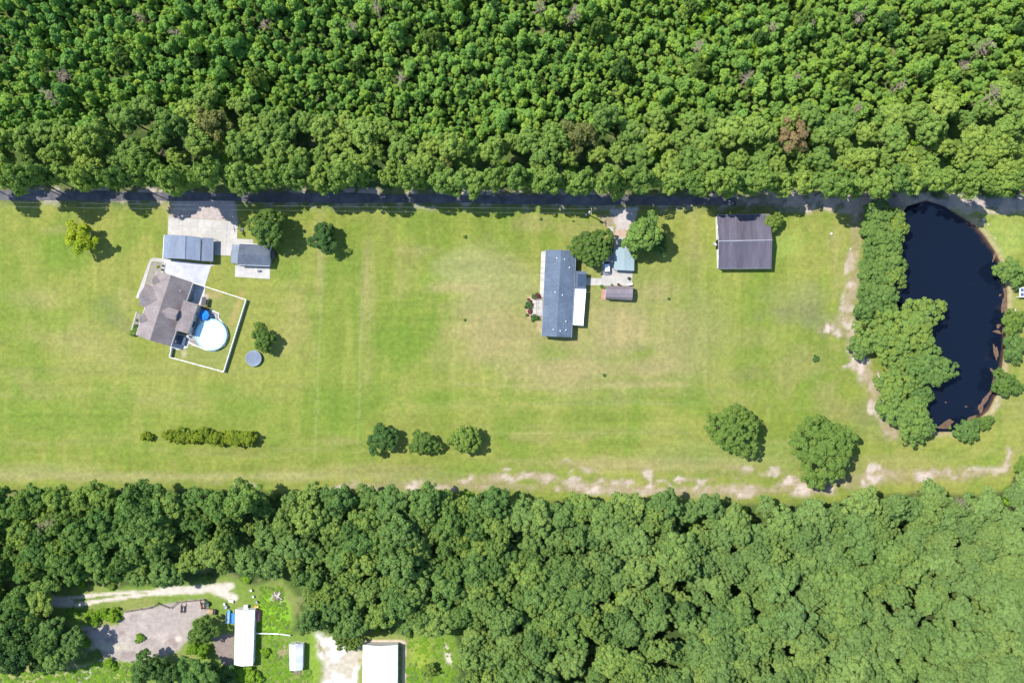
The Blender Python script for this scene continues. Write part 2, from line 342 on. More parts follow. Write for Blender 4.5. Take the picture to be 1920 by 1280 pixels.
    for ln, w in (([(640, 914), (850, 908), (1130, 918), (1330, 922), (1560, 916)], 12), ([(880, 896), (1000, 893), (1080, 905)], 10), ([(1608, 400), (1602, 520), (1585, 590), (1612, 680), (1642, 740), (1676, 812)], 15), ([(1590, 905), (1700, 888), (1800, 890), (1885, 878), (1900, 850)], 13), ([(1440, 388), (1600, 380), (1700, 376)], 8)):
        k = 1 - sm(ldist(X, Y, ln) + (n_mid - .5) * 22 + (n_fine - .5) * 10, 0, w * 1.35); mixc(k * .6, (.23, .19, .105)); mixc(k * sm(sn, .3, .85) * .6, (.31, .245, .175)); mixc(k * sm(sn, .78, .98) * .8, (.42, .355, .31))
    # pale worn strip round the pond
    pd = sdist(X, Y, POND); mixc((1 - sm(pd + (n_fine - .5) * 8, 3, 13)) * (pd > -6) * .65, (.31, .25, .15))
    # forest floor north and south, verge of the road
    ry = road_y(X); lawn_top = ry + 16
    north = 1 - sm(Y + (n_fine - .5) * 14, lawn_top - 14, lawn_top - 2); south = sm(Y + (n_fine - .5) * 14, lawn_s(X) + 8, lawn_s(X) + 22)
    floor = np.array((.050, .078, .022)) + (n_mid - .5)[..., None] * np.array((.06, .08, .01)); 
    floor = floor + sm(n_fine, .55, .8)[..., None] * np.array((.09, .07, .035))
    yf = sm(vnoise(X, Y, 90, 61) + .15 * sm(X, 900, 1500), .5, .7)[..., None] * np.array((.06, .09, .01)) * (Y < 500)[..., None]; 
    mk = np.clip(north + south, 0, 1)[..., None]; col = col * (1 - mk) + (floor + yf) * mk
    mixc((1 - sm(np.abs(Y - ry) + (n_fine - .5) * 8, 6, 11)) * (X > 1380), (.22, .20, .19))
    verge = 1 - sm(np.abs(Y - ry) + (n_fine - .5) * 12, 13, 22); mixc(verge * .6 * (X < 1640), (.13, .125, .06))
    mixc(verge * sm(vnoise(X, Y, 16, 83, oct=4), .56, .66) * .8, (.34, .29, .25)); mixc((1 - sm(np.abs(Y - ry) + (n_fine - .5) * 14, 14, 24)) * sm(X, 1380, 1480) * sm(vnoise(X, Y, 22, 85), .4, .6), (.36, .29, .23))
    mixc((1 - sm(np.abs(Y - ry - 14) + (n_fine - .5) * 10, 0, 6)) * .5 * (X < 1500), (.09, .14, .04))
    # gravel aprons and drives
    def area(poly, c, e=3, w=1, sc=12, rough=5):
        d = sdist(X, Y, poly) + (vnoise(X, Y, sc, 55, oct=3) - .5) * rough; mixc((1 - sm(d, -e, e)) * w, c)
    area([(318, 370), (440, 372), (446, 416), (316, 409)], (.34, .29, .265), 2)
    area([(300, 370), (330, 372), (325, 410), (314, 405)], (.27, .24, .12), 4, .6)
    area([(1142, 392), (1196, 388), (1192, 412), (1182, 430), (1180, 446), (1152, 444), (1154, 425), (1146, 405)], (.36, .32, .30), 2)
    area([(1122, 405), (1152, 400), (1151, 424), (1134, 424)], (.24, .19, .14), 3, .8)
    area([(1150, 432), (1184, 430), (1182, 446), (1154, 446)], (.36, .25, .18), 2, .9)
    # southern clearing
    cl = sdist(X, Y, CLEARING); mixc((1 - sm(cl + (n_fine - .5) * 14, -4, 10)), (.125, .185, .035)); 
    mixc((1 - sm(cl, -4, 4)) * sm(n_mid, .5, .7) * .6, (.20, .20, .07))
    blob(515, 1150, 38, 50, (.15, .30, .02), .9, .4, nam=.2); blob(590, 1225, 16, 70, (.17, .26, .03), .7); blob(790, 1235, 40, 50, (.22, .27, .035), .8); blob(530, 1215, 14, 26, (.24, .18, .12), .8)
    blob(60, 1265, 90, 30, (.24, .24, .09), .8); blob(150, 1262, 50, 26, (.27, .25, .15), .8); blob(230, 1262, 40, 26, (.26, .29, .08), .7); blob(340, 1110, 160, 16, (.16, .23, .045), .6)
    area(PADDOCK, (.285, .245, .22), 3, 1, 10, 6); area([(396, 1190), (438, 1186), (438, 1250), (420, 1246), (404, 1222)], (.20, .16, .14), 3)
    d = sdist(X, Y, PADDOCK); mixc((1 - sm(d, -8, 0)) * sm(vnoise(X, Y, 40, 71, sy=2), .5, .68) * .7, (.36, .31, .28)); mixc((1 - sm(d, -8, 0)) * sm(vnoise(X, Y, 26, 73), .6, .7) * .6, (.19, .145, .13))
    blob(205, 1212, 60, 12, (.36, .34, .25), .7); blob(335, 1196, 8, 8, (.5, .42, .36), .9)
    tr = (((124, 1121), (170, 1116), (211, 1112), (300, 1108), (360, 1104)), ((141, 1134), (180, 1127), (216, 1122), (288, 1112), (335, 1110)), ((300, 1108), (380, 1104), (432, 1098)), ((400, 1106), (440, 1120)), ((60, 1125), (130, 1128)))
    for ln, w in zip(tr, (3.5, 4, 9, 8, 12)): mixc(1 - sm(ldist(X, Y, ln) + (n_fine - .5) * 5, w * .45, w * 1.15), (.44, .39, .33))
    mixc((1 - sm(ldist(X, Y, [(190, 1240), (165, 1262), (145, 1290)]) + (n_fine - .5) * 5, 2, 6)), (.34, .31, .27))
    sa = 1 - sm(sdist(X, Y, [(596, 1188), (636, 1196), (672, 1200), (676, 1330), (604, 1330), (606, 1250), (588, 1210)]) + (vnoise(X, Y, 30, 91) - .5) * 30, -6, 6)
    mixc(sa, (.36, .32, .25)); mixc(sa * sm(vnoise(X, Y, 22, 93, oct=5), .42, .58), (.52, .49, .46)); mixc(sa * sm(vnoise(X, Y, 30, 97), .58, .7), (.22, .20, .09))
    area([(832, 1205), (842, 1215), (850, 1245), (838, 1240)], (.45, .40, .33), 3); mixc(1 - sm(ldist(X, Y, [(678, 1203), (757, 1203), (757, 1290)]) + (n_fine - .5) * 4, 2, 4), (.44, .36, .28))
    blob(518, 1122, 16, 12, (.33, .30, .26), .8, .5)
    # beds and bare places near the houses
    area([(991, 555), (1016, 553), (1016, 600), (991, 596), (984, 575)], (.42, .26, .20), 2, 1, 12, 3); area([(1006, 596), (1014, 600), (1014, 626), (1008, 615)], (.34, .26, .15), 3, .7)
    area([(284, 491), (307, 492), (310, 512), (294, 512), (283, 542), (270, 538)], (.22, .20, .165), 1, 1, 9, 1); area([(256, 586), (268, 588), (260, 628), (246, 622)], (.20, .185, .16), 1, 1, 9, 1)
    area([(362, 532), (460, 563), (418, 694), (320, 667)], (.165, .185, .055), 3, .7); blob(445, 575, 10, 60, (.30, .21, .09), .6, .8, 20); blob(345, 664, 8, 14, (.36, .30, .20), .7); blob(395, 552, 26, 10, (.28, .22, .10), .6)
    area([(383, 549), (392, 557), (374, 596), (366, 590)], (.42, .37, .30), 1.5, 1, 9, 2)
    area([(350, 638), (372, 632), (385, 652), (360, 648)], (.42, .37, .30), 1.5, 1, 9, 2)
    # pond bed
    mixc((1 - sm(pd, -3, 1.5)), (.15, .095, .05)); mixc((1 - sm(pd, -9, -4)), (.03, .02, .012))
    z = np.where(pd < 4, -sm(-pd, -4, 22) * 2.2, 0) + (n_fine - .5) * .05 * (np.abs(Xw) < 150)
    pads = [(250, 398, 515, 700), (980, 430, 1200, 640), (1330, 395, 1455, 515)]
    for (a, b, c, d2) in pads: z = np.where((X > a) & (X < c) & (Y > b) & (Y < d2), 0, z)
    z = np.where((np.abs(Y - ry) < 22) & (X < 1640), 0, z)
    nx, ny = len(xs), len(ys)
    V = np.stack([Xw, Yw, z], -1).reshape(-1, 3)
    ii = np.arange(nx * ny).reshape(ny, nx); Fq = np.stack([ii[:-1, :-1], ii[:-1, 1:], ii[1:, 1:], ii[1:, :-1]], -1).reshape(-1, 4)
    m = bpy.data.materials.new('land'); N, L, b = nodes_of(m)
    at = N.new('ShaderNodeAttribute'); at.attribute_name = 'land_colour'
    tc = N.new('ShaderNodeTexCoord'); n1 = N.new('ShaderNodeTexNoise'); n1.inputs['Scale'].default_value = .9; n1.inputs['Detail'].default_value = 9; n1.inputs['Roughness'].default_value = .7
    L.new(tc.outputs['Object'], n1.inputs['Vector'])
    mr = N.new('ShaderNodeMapRange'); mr.inputs[1].default_value = .3; mr.inputs[2].default_value = .7; mr.inputs[3].default_value = .76; mr.inputs[4].default_value = 1.2
    L.new(n1.outputs['Fac'], mr.inputs[0]); mu = N.new('ShaderNodeVectorMath'); mu.operation = 'SCALE'; L.new(at.outputs['Color'], mu.inputs[0]); L.new(mr.outputs[0], mu.inputs['Scale'])
    L.new(mu.outputs[0], b.inputs['Base Color']); b.inputs['Roughness'].default_value = 1; b.inputs['Specular IOR Level'].default_value = .05
    bp = N.new('ShaderNodeBump'); bp.inputs['Strength'].default_value = .35; bp.inputs['Distance'].default_value = .12; L.new(n1.outputs['Fac'], bp.inputs['Height']); L.new(bp.outputs[0], b.inputs['Normal'])
    me = np_mesh('ground', V, Fq, m)
    ca = me.attributes.new('land_colour', 'FLOAT_COLOR', 'POINT'); rgba = np.ones((nx * ny, 4), np.float32); rgba[:, :3] = np.clip(col.reshape(-1, 3), .01, .8)
    ca.data.foreach_set('color', rgba.ravel())
    me.polygons.foreach_set('use_smooth', np.ones(len(me.polygons), bool))
    tag(link('ground', me), kind='structure')
make_ground()

# road under the tree shade
def make_road():
    xs = np.arange(-200, 1400, 20); v = []; f = []
    for i, x in enumerate(xs):
        y = float(road_y(x)); w = 8.6 + 1.0 * math.sin(x * .013) + .9 * math.sin(x * .041)
        for dy in (-w, -w * .33, w * .33, w): X, Y = W(x, y + dy); v.append((X, Y, .02 if abs(dy) == w else .05))
    for i in range(len(xs) - 1):
        for k in range(3): a = i * 4 + k; f.append((a, a + 1, a + 5, a + 4))
    f = [tuple(reversed(q)) for q in f]
    m = pm('road_asphalt', (.125, .12, .125), (.075, .075, .085), .5, .95, .3, grime=.35)
    o = MB().sheet(v, f, .08).build('road', m); tag(o, kind='structure')
make_road()

# water of the pond
def make_water():
    pts = []
    n = len(POND); cx = sum(p[0] for p in POND) / n; cy = sum(p[1] for p in POND) / n
    rows = []; K = 14
    dense = []
    for i in range(n):
        a, b = POND[i], POND[(i + 1) % n]
        for t in (0, .25, .5, .75): dense.append((a[0] + (b[0] - a[0]) * t, a[1] + (b[1] - a[1]) * t))
    v = []; f = []; sh = []; m = len(dense)
    rings = [1.05, 1.0, .975, .94, .9, .8, .6, .3]
    for r in rings:
        for p in dense: X, Y = W(cx + (p[0] - cx) * r, cy + (p[1] - cy) * r); v.append((X, Y, -.3))
    X, Y = W(cx, cy); v.append((X, Y, -.3))
    for k in range(len(rings) - 1):
        for i in range(m): f.append((k * m + i, k * m + (i + 1) % m, (k + 1) * m + (i + 1) % m, (k + 1) * m + i))
    for i in range(m): f.append(((len(rings) - 1) * m + i, (len(rings) - 1) * m + (i + 1) % m, len(v) - 1))
    f = [tuple(reversed(q)) for q in f]
    me = bpy.data.meshes.new('water'); me.from_pydata(v, [], f); me.update()
    vx = np.array([(p[0] / S + 960, 640 - p[1] / S) for p in v]); d = sdist(vx[:, 0], vx[:, 1], POND)
    east = sm(vx[:, 0], 1760, 1850)
    a = me.attributes.new('shallow', 'FLOAT', 'POINT'); a.data.foreach_set('value', (1 - sm(-d, 0, 11)) * east * .9 + (1 - sm(-d, 0, 45)) * east * .12)
    mt = bpy.data.materials.new('pond_water'); N, L, b = nodes_of(mt)
    at = N.new('ShaderNodeAttribute'); at.attribute_name = 'shallow'
    tc = N.new('ShaderNodeTexCoord'); nz = N.new('ShaderNodeTexNoise'); nz.inputs['Scale'].default_value = .35; nz.inputs['Detail'].default_value = 6; L.new(tc.outputs['Object'], nz.inputs['Vector'])
    ad = N.new('ShaderNodeMath'); ad.operation = 'MULTIPLY_ADD'; L.new(at.outputs['Fac'], ad.inputs[0]); ad.inputs[1].default_value = 1.3; 
    s2 = N.new('ShaderNodeMath'); s2.operation = 'MULTIPLY_ADD'; L.new(nz.outputs['Fac'], s2.inputs[0]); s2.inputs[1].default_value = .9; s2.inputs[2].default_value = -.62; L.new(s2.outputs[0], ad.inputs[2]); ad.use_clamp = True
    mx = N.new('ShaderNodeMix'); mx.data_type = 'RGBA'; L.new(ad.outputs[0], mx.inputs[0]); mx.inputs[6].default_value = (.0038, .0072, .0165, 1); mx.inputs[7].default_value = (.075, .045, .026, 1)
    L.new(mx.outputs[2], b.inputs['Base Color']); b.inputs['Roughness'].default_value = .06; b.inputs['IOR'].default_value = 1.33
    n2 = N.new('ShaderNodeTexNoise'); n2.inputs['Scale'].default_value = 2.2; L.new(tc.outputs['Object'], n2.inputs['Vector']); bp = N.new('ShaderNodeBump'); bp.inputs['Strength'].default_value = .06
    L.new(n2.outputs['Fac'], bp.inputs['Height']); L.new(bp.outputs[0], b.inputs['Normal'])
    me.materials.append(mt); o = link('water', me); tag(o, kind='structure')
    # brown mats drifting along the east bank
    mm = pm('pond_weed', (.155, .092, .055), (.10, .065, .045), 1.2, .9, .3)
    mats = ((1869, 474, 3.5, 16, 25), (1879, 492, 3, 12, 10), (1885, 545, 3, 12, -10), (1884, 572, 5.5, 20, 0), (1886, 612, 4, 18, 20), (1871, 622, 10, 3, 5), (1873, 611, 5, 4, 30), (1868, 660, 4.5, 17, -8),
            (1862, 695, 6, 3.5, 40), (1866, 712, 5, 9, 20), (1851, 745, 5, 20, 40), (1840, 764, 6, 10, 30), (1821, 786, 5, 14, 60), (1776, 793, 14, 6, -25), (1773, 800, 14, 5, 0), (1876, 553, 3, 2, 0), (1812, 762, 2.4, 1.6, 0), (1774, 754, 2, 1.4, 0))
    lab = ('at the upper bank curve', 'below the upper bank curve', 'above the long brown shelf', 'forming the long shelf between two round trees', 'under the second round tree', 'as a pointed tongue', 'as a small fleck above the tongue',
           'beside the low yellowish tree', 'as a hook above the southern round tree', 'beside the southern round tree', 'along the south east curve', 'with a ragged tip on the south east curve', 'at the bend before the small round bush',
           'at the south end of the pond', 'against the bank at the south end', 'as a lone fleck off the east bank', 'adrift in the southern open water', 'adrift near the southwest trees')
    for i, (px, py, a, b_, ang) in enumerate(mats):
        X, Y = W(px, py); rr = random.Random(i); poly = []; ph = [rr.random() * 6 for _ in range(4)]
        for k in range(22):
            t = 2 * math.pi * k / 22; q = 1 + .25 * math.sin(2 * t + ph[0]) + .2 * math.sin(3 * t + ph[1]) + .13 * math.sin(5 * t + ph[2])
            ex, ey = a * .8 * S * q * math.cos(t), b_ * .9 * S * q * math.sin(t); c, s = math.cos(R(-ang)), math.sin(R(-ang)); poly.append((X + ex * c - ey * s, Y + ex * s + ey * c))
        o = MB().prism(poly, -.34, -.27 + .002 * i).build('weed_mat', mm); tag(o, 'brown floating weed mat ' + lab[i], 'pond weed', 'weed mats along the pond bank')
make_water()

# ------------------------------------------------------------------ pads, slabs and walks
def clip_convex(subj, cell):
    out = list(subj)
    for i in range(len(cell)):
        a, b = cell[i], cell[(i + 1) % len(cell)]; inp = out; out = []
        side = lambda p: (b[0] - a[0]) * (p[1] - a[1]) - (b[1] - a[1]) * (p[0] - a[0])
        for j in range(len(inp)):
            p, q = inp[j - 1], inp[j]; sp, sq = side(p), side(q)
            if (sp >= 0) != (sq >= 0):
                t = sp / (sp - sq); out.append((p[0] + (q[0] - p[0]) * t, p[1] + (q[1] - p[1]) * t))
            if sq >= 0: out.append(q)
        if not out: return []
    return out

def slabs(name, polypx, mat, nx_m, ny_m, ang=0, h=.07, gap=.03, seed=0, part='slab'):
    """a paved area of separate slabs with recessed joints"""
    poly = [W(*p) for p in polypx]; rr = random.Random(seed)
    x0, y0 = poly[0]; root = bpy.data.objects.new(name, None); C.objects.link(root); root.location = (x0, y0, 0); tag(root, kind='structure')
    c, s = math.cos(-ang), math.sin(-ang); loc = [((x - x0) * c - (y - y0) * s, (x - x0) * s + (y - y0) * c) for x, y in poly]
    root.rotation_euler = (0, 0, ang)
    xs = [p[0] for p in loc]; ys = [p[1] for p in loc]
    bed = MB().prism(loc, -.03, h - .03).build('bedding', pm('joint_sand', (.24, .22, .19), (.2, .18, .15), 3, .95), root)
    i = min(xs)
    while i < max(xs):
        j = min(ys)
        while j < max(ys):
            g = gap / 2; cell = [(i + g, j + g), (i + nx_m - g, j + g), (i + nx_m - g, j + ny_m - g), (i + g, j + ny_m - g)]
            q = clip_convex(loc, cell); q2 = []
            for p in q:
                if not q2 or math.hypot(p[0] - q2[-1][0], p[1] - q2[-1][1]) > .01: q2.append(p)
            if len(q2) > 2:
                ar = abs(sum(q2[k][0] * q2[(k + 1) % len(q2)][1] - q2[(k + 1) % len(q2)][0] * q2[k][1] for k in range(len(q2)))) / 2
                if ar > .05: MB().prism(q2, -.02, h + rr.uniform(0, .008)).build(part, mat, root)
            j += ny_m
        i += nx_m
    return root

slabs('driveway_pad', [(316, 407), (446, 416), (444.5, 447.5), (475, 449), (475, 470), (434, 470), (433, 479.5), (398, 478), (398, 448), (314.4, 446)], CONC, 3.9, 3.5, R(-4), seed=1)
slabs('shed_patio', [(441, 497), (440.6, 519), (506, 523), (506.5, 498)], CONC, 4.5, 4.0, R(-3), seed=2)
slabs('parking_pad', [(1153, 443), (1179.5, 445), (1186, 511), (1185, 536), (1128.4, 535.4), (1128, 488), (1150, 474)], CONC, 3.9, 3.4, R(-2), seed=3)
slabs('house_path', [(1097, 521), (1128.2, 521.6), (1128.2, 535.2), (1097, 534.6)], CONC, 1.5, 2.2, R(-1), seed=4)
slabs('gate_pad', [(1139, 425), (1150.5, 425), (1150.5, 437), (1146, 441), (1141, 437)], CONC, 1.7, 1.7, 0, seed=5)

def flat(name, polypx, mat, z=.06, kind='structure', lab=None, cat=None, parent=None):
    o = MB().prism([W(*p) for p in polypx], -.03, z).build(name, mat, parent)
    return tag(o, lab, cat, None, kind if parent is None else None)

flat('garden_walk', [(308, 484.5), (288, 483.5), (282.5, 485.5), (279.5, 491), (268, 522), (254.5, 558), (259, 560), (270, 539.5), (284, 491.5), (287, 490), (306.5, 492)], CONC, .072)
flat('stamped_patio', [(306.6, 485.4), (404, 497.2), (395.6, 499), (384, 537), (361, 531), (320, 517), (309, 511)], pm('stamped_concrete', (.42, .42, .45), (.33, .34, .38), .55, .85, .3, grime=.2), .06)
flat('rear_patio', [(362.5, 532), (385, 538), (383, 556), (370, 584), (352, 590), (345, 562)], CONCW, .062)
flat('south_patio', [(326, 622), (357, 630), (352, 652), (336, 656), (318, 654)], CONCW, .062)
flat('lane_strip', [(255, 584), (257, 584), (247, 621), (245, 620)], CONC, .075)

# ------------------------------------------------------------------ building helpers
def v2(a, b, t): return (a[0] + (b[0] - a[0]) * t, a[1] + (b[1] - a[1]) * t)
def inset(poly, d):
    """move every edge of a (roughly) convex polygon inwards by d"""
    n = len(poly); cx = sum(p[0] for p in poly) / n; cy = sum(p[1] for p in poly) / n; L = []
    for i in range(n):
        a, b = poly[i], poly[(i + 1) % n]; ex, ey = b[0] - a[0], b[1] - a[1]; l = math.hypot(ex, ey); nx, ny = -ey / l, ex / l
        if (cx - a[0]) * nx + (cy - a[1]) * ny < 0: nx, ny = -nx, -ny
        L.append(((a[0] + nx * d, a[1] + ny * d), (ex, ey)))
    out = []
    for i in range(n):
        (p, r), (q, s) = L[i - 1], L[i]; den = r[0] * s[1] - r[1] * s[0]
        t = ((q[0] - p[0]) * s[1] - (q[1] - p[1]) * s[0]) / den; out.append((p[0] + r[0] * t, p[1] + r[1] * t))
    return out

def opening(root, a, b, t, w, h, z, kind='window', frame=WHITE, pane=GLASS):
    """window or door on the wall a->b, at fraction t; outside is to the right of a->b when the outline runs counter-clockwise"""
    ex, ey = b[0] - a[0], b[1] - a[1]; l = math.hypot(ex, ey); ux, uy = ex / l, ey / l; ang = math.atan2(uy, ux)
    cx, cy = a[0] + ex * t, a[1] + ey * t; ox, oy = uy, -ux
    mb = MB(); th = .10
    for s in (-1, 1): mb.box(cx + ux * s * w / 2 + ox * .03, cy + uy * s * w / 2 + oy * .03, z, .09, th, h + .09, ang)
    for s in (-1, 1): mb.box(cx + ox * .03, cy + oy * .03, z + s * h / 2, w - .09, th, .09, ang)
    if kind == 'window': mb.box(cx + ox * .03, cy + oy * .03, z, w - .09, .06, .05, ang)
    f = mb.build(kind + '_frame' if kind == 'door' else 'window', frame, root)
    if kind == 'window': MB().box(cx + ox * .01, cy + oy * .01, z, w, .05, h, ang).build('pane', pane, f)
    else:
        MB().box(cx + ox * .012, cy + oy * .012, z, w, .05, h, ang).build('door', pane, f)

def ccw(poly):
    a = sum(poly[i][0] * poly[(i + 1) % len(poly)][1] - poly[(i + 1) % len(poly)][0] * poly[i][1] for i in range(len(poly)))
    return a > 0

def gabled(root, A, B, Cc, D, he, hr, ov=.35, roofm=None, wallm=WALLW, ribs=0, ribm=None, t=.14, ridge=None, open_walls=False, cap=None, posts=0, trim=None):
    """gable roof: A,B one gable end, C,D the other (ridge AB-mid to CD-mid); world xy"""
    R1, R2 = ridge or (v2(A, B, .5), v2(Cc, D, .5))
    v = [(*A, he), (*R1, hr), (*R2, hr), (*D, he), (*B, he), (*Cc, he)]
    f = [(0, 1, 2, 3), (1, 4, 5, 2)]
    if not ccw([A, B, Cc, D]): f = f
    # orient up
    def up(q):
        a, b, c = (Vector(v[q[i]]) for i in range(3)); return (b - a).cross(c - a).z > 0
    f = [q if up(q) else tuple(reversed(q)) for q in f]
    MB().sheet(v, f, t).build('roof', roofm, root)
    if cap:
        d = Vector((R2[0] - R1[0], R2[1] - R1[1], 0)).normalized()
        MB().tube([(*R1, hr + .0), (*R2, hr + .0)], .13, 6).build('ridge_cap', cap, root)
    if ribs:
        mb = MB()
        for (e1, e2) in ((A, D), (B, Cc)):
            for i in range(ribs + 1):
                tt = (i + .02) / (ribs + .04); p = v2(R1, R2, tt); q = v2(e1, e2, tt)
                mb.tube([(p[0], p[1], hr + .012), (q[0], q[1], he + .012)], .028, 4)
        o = mb.build('roof_seams', ribm or roofm, root); o['kind'] = 'stuff'
    if trim:
        mb = MB()
        for a, b in ((A, D), (B, Cc)): mb.tube([(a[0], a[1], he - .06), (b[0], b[1], he - .06)], .075, 5)
        mb.build('gutter', trim, root)
    wl = inset([A, B, Cc, D], ov)
    if open_walls:
        k = 0
        for e1, e2 in ((wl[0], wl[3]), (wl[1], wl[2])):
            for i in range(posts):
                p = v2(e1, e2, i / (posts - 1)); MB().box(p[0], p[1], he / 2 - .05, .12, .12, he - .12).build('post', STEEL, root)
        return wl
    a, b, c, d = wl; r1 = v2(a, b, .5); r2 = v2(c, d, .5)
    if ridge:
        def prj(p, u, w):
            ex, ey = w[0] - u[0], w[1] - u[1]; tt = ((p[0] - u[0]) * ex + (p[1] - u[1]) * ey) / (ex * ex + ey * ey); return v2(u, w, tt)
        r1 = prj(R1, a, b); r2 = prj(R2, c, d)
    sl = (hr - he) / (math.hypot(A[0] - B[0], A[1] - B[1]) / 2); hw = he + sl * ov - t - .02; hp = hr - t - .02
    vv = [(*a, -.05), (*b, -.05), (*c, -.05), (*d, -.05), (*a, hw), (*b, hw), (*c, hw), (*d, hw), (*r1, hp), (*r2, hp)]
    ff = [(0, 1, 5, 8, 4), (1, 2, 6, 5), (2, 3, 7, 9, 6), (3, 0, 4, 7), (4, 8, 9, 7), (8, 5, 6, 9), (3, 2, 1, 0)]
    if not ccw([a, b, c, d]): ff = [tuple(reversed(q)) for q in ff]
    MB().add(vv, ff).build('wall', wallm, root)
    return wl if ccw(wl) else wl[::-1]

# ------------------------------------------------------------------ the farmhouse with the pool (top left)
ROOF1 = pm('taupe_shingle', (.240, .205, .200), (.185, .158, .156), 2.2, .85, .3, grime=.22, spec=.1)
def house_one():
    x, y = W(318, 580)
    r = thing('farmhouse', 'large taupe shingled house set askew beside the round swimming pool', 'house', x, y)
    def P(px, py, h): X, Y = W(px, py, h); return (X - x, Y - y)
    he, hr = 3.6, 6.9
    A, B = P(361.5, 530, he), P(293.6, 508.5, he); Cc, D = P(255, 628, he), P(320.3, 649, he)
    rr = (P(320.6, 515.5, hr), P(280.9, 638, hr))
    wl = gabled(r, A, B, Cc, D, he, hr, .45, ROOF1, WALLT, ridge=rr, trim=WHITE)
    ax = Vector((rr[1][0] - rr[0][0], rr[1][1] - rr[0][1], 0)); Lx = ax.length; ax.normalize()   # southwards along the ridge
    out = Vector((B[0] - A[0], B[1] - A[1], 0)).normalized()      # westwards
    halfw = 4.7; slope = (hr - he) / halfw
    def gable_wing(s0, reach, half, top, base, name, back):
        """cross gable running west from the main slope: centre at s0 along the ridge"""
        c = Vector((rr[0][0], rr[0][1], 0)) + ax * s0
        p0 = c + out * back; p1 = c + out * reach; pr = c + out * max(0.2, back)
        v = []; 
        for (q, z, sd) in ((p0, top, 0), (p1, top, 0), (c + out * max(.3, back * 1.0) + ax * -half, base, 0), (p1 - ax * half, base, 0), (c + out * back + ax * half, base, 0), (p1 + ax * half, base, 0)):
            v.append((q.x, q.y, z))
        f = [(0, 2, 3, 1), (0, 1, 5, 4)]
        def up(q): a, b, c2 = (Vector(v[q[i]]) for i in range(3)); return (b - a).cross(c2 - a).z > 0
        f = [q if up(q) else tuple(reversed(q)) for q in f]
        MB().sheet(v, f, .12).build('roof', ROOF1, r)
        # gable wall below
        q = p1 - out * .35; i0 = half - .3
        w = [q - ax * i0, q + ax * i0]; bk = c + out * (back + 1.0)
        vv = [(*(w[0].xy), 0), (*(w[1].xy), 0), (w[1].x, w[1].y, base + (top - base) * .3 / half - .16), (q.x, q.y, top - .16), (w[0].x, w[0].y, base + (top - base) * .3 / half - .16)]
        vv += [((Vector(a) - out * (reach - back - 1.2)).x, (Vector(a) - out * (reach - back - 1.2)).y, a[2]) for a in vv]
        ff = [(0, 1, 2, 3, 4), (9, 8, 7, 6, 5), (0, 5, 6, 1), (1, 6, 7, 2), (2, 7, 8, 3), (3, 8, 9, 4), (4, 9, 5, 0)]
        MB().add(vv, [tuple(reversed(t_)) for t_ in ff]).build('wall', WALLT, r)
        a, b = (w[1].x, w[1].y), (w[0].x, w[0].y)
        return a, b
    a, b = gable_wing(7.2, 6.6, 2.9, 5.8, 3.55, 'wing', 1.4)
    opening(r, a, b, .25, 1.1, 1.3, 2.3); opening(r, a, b, .75, 1.1, 1.3, 2.3); opening(r, a, b, .5, .95, 2.0, 1.9, 'door', WHITE, WOOD)
    a, b = gable_wing(2.6, 4.85, 1.3, 5.25, 3.9, 'wing', 2.2); opening(r, a, b, .5, 1.0, 1.0, 2.0)
    a, b = gable_wing(13.0, 4.85, 1.3, 5.25, 3.9, 'wing', 2.2); opening(r, a, b, .5, 1.0, 1.0, 2.0)
    # low roof over the rear room
    v = [(*P(344.3, 562.7, 5.0), 5.0), (*P(371.5, 570.5, 4.6), 4.6), (*P(352.5, 625.5, 4.6), 4.6), (*P(328, 618.6, 5.0), 5.0)]
    MB().sheet(v, [(3, 2, 1, 0)], .14).build('rear_roof', ROOF1, r)
    q = inset([(p[0], p[1]) for p in v], .3); zz = [4.9, 4.55, 4.55, 4.9]
    vv = [(p[0], p[1], 0) for p in q] + [(p[0], p[1], z_ - .16) for p, z_ in zip(q, zz)]
    MB().add(vv, [(0, 1, 5, 4), (1, 2, 6, 5), (2, 3, 7, 6), (3, 0, 4, 7), (7, 6, 5, 4)]).build('rear_wall', WALLT, r)
    wq = q[::-1]; opening(r, q[2], q[1], .3, 1.8, 2.0, 1.9, 'door', WHITE, GLASS); opening(r, q[2], q[1], .7, 1.2, 1.2, 2.3)
    # dormer facing the pool
    Pd = [(*P(303.5, 580, 4.95), 4.95), (*P(334, 581.5, 4.95), 4.95), (*P(312, 574.8, 4.2), 4.2), (*P(335, 578.0, 4.0), 4.0), (*P(314, 591, 4.2), 4.2), (*P(330, 595.5, 4.0), 4.0)]
    c0 = Vector((*P(305, 582, 5.0), 0)); e = -out; s_ = ax
    hwid = 1.35; tip = c0 + e * .1; end = c0 + e * 4.2
    v = [(tip.x, tip.y, 6.55), (end.x, end.y, 6.55), ((c0 + e * 1.7 - s_ * hwid).x, (c0 + e * 1.7 - s_ * hwid).y, 5.75), ((end - s_ * hwid).x, (end - s_ * hwid).y, 5.75),
         ((c0 + e * 1.7 + s_ * hwid).x, (c0 + e * 1.7 + s_ * hwid).y, 5.75), ((end + s_ * hwid).x, (end + s_ * hwid).y, 5.75)]
    f = [(0, 2, 3, 1), (0, 1, 5, 4)]
    def up(q): a, b, c2 = (Vector(v[q[i]]) for i in range(3)); return (b - a).cross(c2 - a).z > 0
    f = [q_ if up(q_) else tuple(reversed(q_)) for q_ in f]; dm = MB().sheet(v, f, .1).build('dormer_roof', ROOF1, r)
    en = end - e * .25; w0, w1 = en - s_ * (hwid - .2), en + s_ * (hwid - .2)
